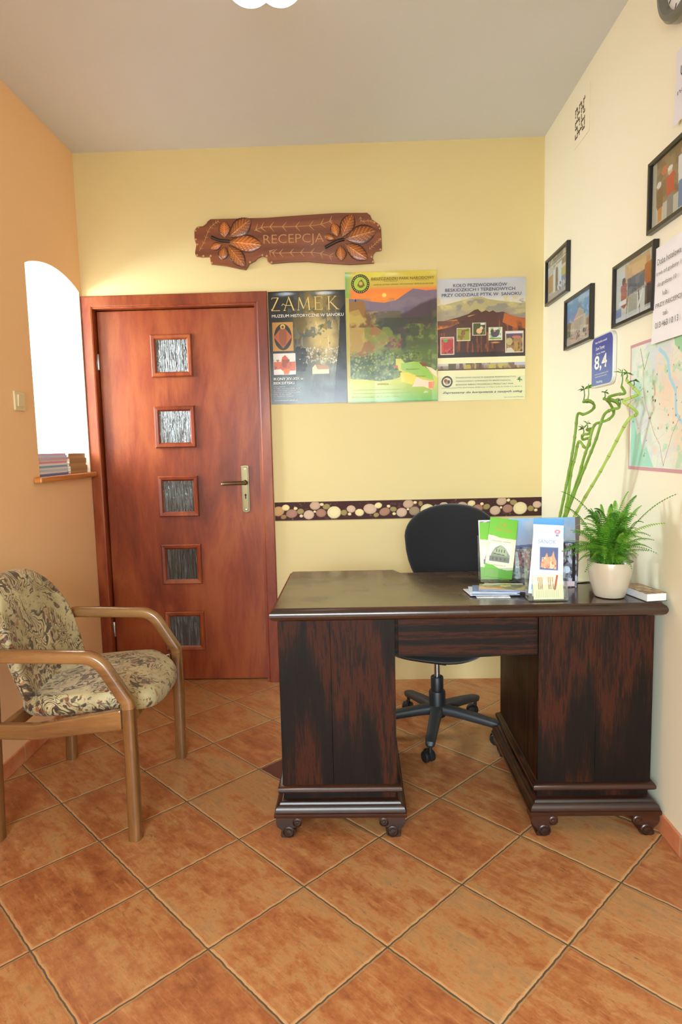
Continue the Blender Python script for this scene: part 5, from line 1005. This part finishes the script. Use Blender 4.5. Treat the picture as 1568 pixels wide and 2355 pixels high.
def frond(tip, lift, wmax, seed, n=32):
    R = random.Random(seed); bx, by = R.uniform(-.03, .03), R.uniform(-.03, .03); p0 = Vector((bx, by, .104)); p2 = Vector(tip); mid = (p0 + p2) / 2; mid.z = max(p0.z, p2.z) * .5 + mid.z * .5 + lift; mid.x = mid.x * .75 + bx * .25; mid.y = mid.y * .75 + by * .25
    P = [(1-t)**2 * p0 + 2*t*(1-t) * mid + t*t * p2 for t in [i / n for i in range(n + 1)]]
    bm = BM(); sweep(bm, P, circ(.0011, 5), scales=[1.2 - t / n for t in range(n + 1)])
    out = Vector((p2.x, p2.y, 0)); out = out.normalized() if out.length > .01 else Vector((1, 0, 0)); sd0 = Vector((-out.y, out.x, 0)); roll = R.uniform(-.55, .55)
    for i in range(2, n):
        t = i / n; T_ = (P[min(i+1, n)] - P[i-1]).normalized(); sd = (sd0 - T_ * sd0.dot(T_)).normalized(); up = T_.cross(sd); sd = (sd * math.cos(roll) + up * math.sin(roll)); up = T_.cross(sd)
        L = wmax * min(1, t * 5) * (1 - t ** 1.6) ** .9 * R.uniform(.85, 1.1) + .002; wd = min(.0050, (p2 - p0).length / n * .66)
        for s in (-1, 1):
            d = (sd * s + T_ * .16 - up * .12).normalized(); q = P[i]; c1 = q + d * L * .45 + up * .0016; e = q + d * L - Vector((0, 0, L * .18)) + T_ * L * .12
            a = [bm.verts.new(q - T_ * wd * .40), bm.verts.new(q + T_ * wd * .50), bm.verts.new(c1 + T_ * wd * .5), bm.verts.new(c1 - T_ * wd * .42), bm.verts.new(e + T_ * wd * .12), bm.verts.new(e - T_ * wd * .08)]
            bm.faces.new((a[0], a[1], a[2], a[3])); bm.faces.new((a[3], a[2], a[4], a[5]))
    me = bpy.data.meshes.new('frond'); 
    for v in bm.verts:                                    # keep clear of the wall and the neighbours
        if v.co.x > XR - .006 - PX: v.co.x = XR - .006 - PX - R.uniform(0, .004)
        if v.co.z < .012: v.co.z = .012
    bm.to_mesh(me); bm.free(); finish('frond', me, M_fern, fn)
tips = [(-.168, -.01, .350, .03), (-.150, .0, .300, .02), (-.172, -.03, .155, .06), (-.13, -.02, .14, .06), (.055, .0, .345, .02), (.090, .02, .330, .02), (.112, .03, .295, .02), (.148, -.13, .345, .01), (.135, -.09, .25, .03), (.12, -.05, .19, .05), (.13, .03, .16, .05), (-.02, -.04, .30, .02), (.02, .05, .30, .02), (-.06, .02, .29, .02), (.00, .0, .27, .02), (-.09, .0, .26, .03), (.06, -.05, .28, .02), (-.03, -.10, .13, .08), (.05, -.10, .15, .07), (-.09, -.08, .14, .07)]
for k, (x, y, z_, l) in enumerate(tips): frond((x, y, z_), l, .021, k)
R = random.Random(77)
for k in range(76):
    a = R.uniform(0, 2 * PI); e = R.random(); rr_ = .05 + .125 * e; zz = .285 - .165 * e ** 1.3 + R.uniform(-.035, .03); x, y = rr_ * math.cos(a), rr_ * math.sin(a)
    if x > .12: x = .12
    frond((x, y * .9, zz), R.uniform(.03, .10), R.uniform(.019, .025), 200 + k, 30)

# ------------------------------------------------------------------ lucky bamboo in a glass vase
lb = thing('lucky_bamboo', 'five curly bamboo stems in a glass vase behind the fern, leaning to the right wall', 'plant', Matrix.Translation((.768, 2.492, ZT)))
bm = BM(); lathe(bm, [(.001, .0005), (.032, .0005), (.033, .003), (.033, .150), (.0315, .150), (.0305, .006), (.001, .006)], 32); obj('vase', bm, M_acr, lb, smooth=True, label='clear glass vase')
M_bam = greenmat('bamboo_green', [(0.2, (112, 150, 54)), (0.5, (150, 186, 78)), (0.8, (190, 212, 116))], .35); M_bnode = plain('pale_bamboo_node', (150, 146, 84), .5)
M_bleaf = greenmat('bamboo_leaf', [(0.2, (56, 100, 36)), (0.6, (90, 140, 52)), (0.9, (120, 166, 70))], .4)
STM = {'A': [(0.761, 2.48, 0.913), (0.773, 2.46, 1.005), (0.79, 2.44, 1.129), (0.804, 2.42, 1.248), (0.811, 2.41, 1.327), (0.815, 2.4, 1.39), (0.832, 2.385, 1.389), (0.858, 2.38, 1.402), (0.875, 2.4, 1.42), (0.868, 2.42, 1.435), (0.835, 2.4, 1.435), (0.845, 2.385, 1.44), (0.868, 2.39, 1.43)],
 'B': [(0.783, 2.49, 0.911), (0.801, 2.46, 1.064), (0.804, 2.43, 1.176), (0.814, 2.42, 1.23), (0.821, 2.41, 1.284), (0.825, 2.395, 1.289), (0.836, 2.38, 1.268), (0.856, 2.39, 1.276), (0.86, 2.41, 1.301), (0.842, 2.42, 1.298), (0.835, 2.4, 1.315), (0.85, 2.385, 1.318), (0.859, 2.39, 1.329), (0.852, 2.41, 1.334), (0.873, 2.41, 1.338)],
 'C': [(0.773, 2.48, 0.913), (0.788, 2.45, 1.014), (0.816, 2.4, 1.141), (0.826, 2.36, 1.231), (0.835, 2.34, 1.283), (0.844, 2.33, 1.331), (0.851, 2.32, 1.351), (0.867, 2.31, 1.357), (0.894, 2.31, 1.367), (0.918, 2.33, 1.387), (0.919, 2.35, 1.412), (0.893, 2.33, 1.436), (0.876, 2.31, 1.438), (0.912, 2.3, 1.426), (0.93, 2.31, 1.41)],
 'D': [(0.781, 2.47, 0.914), (0.788, 2.43, 1.012), (0.816, 2.38, 1.142), (0.836, 2.34, 1.231), (0.851, 2.31, 1.3), (0.863, 2.29, 1.367), (0.872, 2.28, 1.389), (0.887, 2.26, 1.399), (0.904, 2.25, 1.404), (0.907, 2.27, 1.424), (0.891, 2.29, 1.436), (0.877, 2.27, 1.442), (0.898, 2.25, 1.449), (0.923, 2.25, 1.452), (0.915, 2.26, 1.476)],
 'E': [(0.785, 2.46, 0.916), (0.839, 2.4, 1.069), (0.868, 2.33, 1.169), (0.894, 2.27, 1.265), (0.915, 2.22, 1.346), (0.929, 2.21, 1.368), (0.941, 2.19, 1.38), (0.916, 2.18, 1.403), (0.898, 2.2, 1.42), (0.911, 2.2, 1.429), (0.934, 2.18, 1.44), (0.935, 2.17, 1.446), (0.921, 2.18, 1.466), (0.906, 2.2, 1.493)]}
LT = {'A': [10, 11], 'B': [13, 10], 'C': [14, 12], 'D': [14], 'E': [13, 12]}
for k, (nm, pts) in enumerate(STM.items()):
    base = [(.768 + .012 * math.cos(k * 1.26), 2.492 + .012 * math.sin(k * 1.26), ZT + .008)]
    P = [Vector((x - .768, y - 2.492, z - ZT)) for x, y, z in catmull(base + pts, 7)]
    sc, acc, nodes, last = [], 0, [], 0
    for i, p in enumerate(P):
        if i: acc += (p - P[i-1]).length
        if acc - last > .052: nodes.append(i); last = acc
        sc.append(1.0 - .12 * acc)
    for i in nodes: sc[i] *= 1.22
    bm = BM(); sweep(bm, P, circ(.0052, 10), scales=sc); stem = obj('stem', bm, M_bam, lb, smooth='full')
    bm = BM()
    for i in nodes:
        d = (P[min(i+1, len(P)-1)] - P[i-1]).normalized() * .0011; sweep(bm, [P[i] - d, P[i] + d], circ(.0052 * sc[i] * 1.04, 10))
    obj('node_rings', bm, M_bnode, stem)
    R = random.Random(k + 5)
    for li in LT[nm]:
        p = Vector((pts[li][0] - .768, pts[li][1] - 2.492, pts[li][2] - ZT)); bm = BM()
        top = p + Vector((.002, 0, .045 if nm in 'DA' else .022)); sweep(bm, [p, (p + top) / 2 + Vector((.003, 0, 0)), top], circ(.0022, 6), scales=[1, .9, .7])
        for j in range(7):
            a = R.uniform(0, 2 * PI); el = R.uniform(-.2, 1.1); d = Vector((math.cos(a) * math.cos(el), math.sin(a) * math.cos(el) * .6, math.sin(el))); L = R.uniform(.02, .042) * (1.2 if nm == 'D' else .8); s = d.orthogonal().normalized()
            q = [top - s * .001, top + s * .001, top + d * L * .4 + s * .0036, top + d * L * .4 - s * .0036, top + d * L + Vector((0, 0, -L * .25))]; 
            for v_ in q:
                if v_.x > XR - .012 - .768: v_.x = XR - .012 - .768
            v = [bm.verts.new(t_) for t_ in q]; bm.faces.new((v[0], v[1], v[2], v[3])); bm.faces.new((v[3], v[2], v[4]))
        obj('leaf_tuft', bm, M_bleaf, stem)
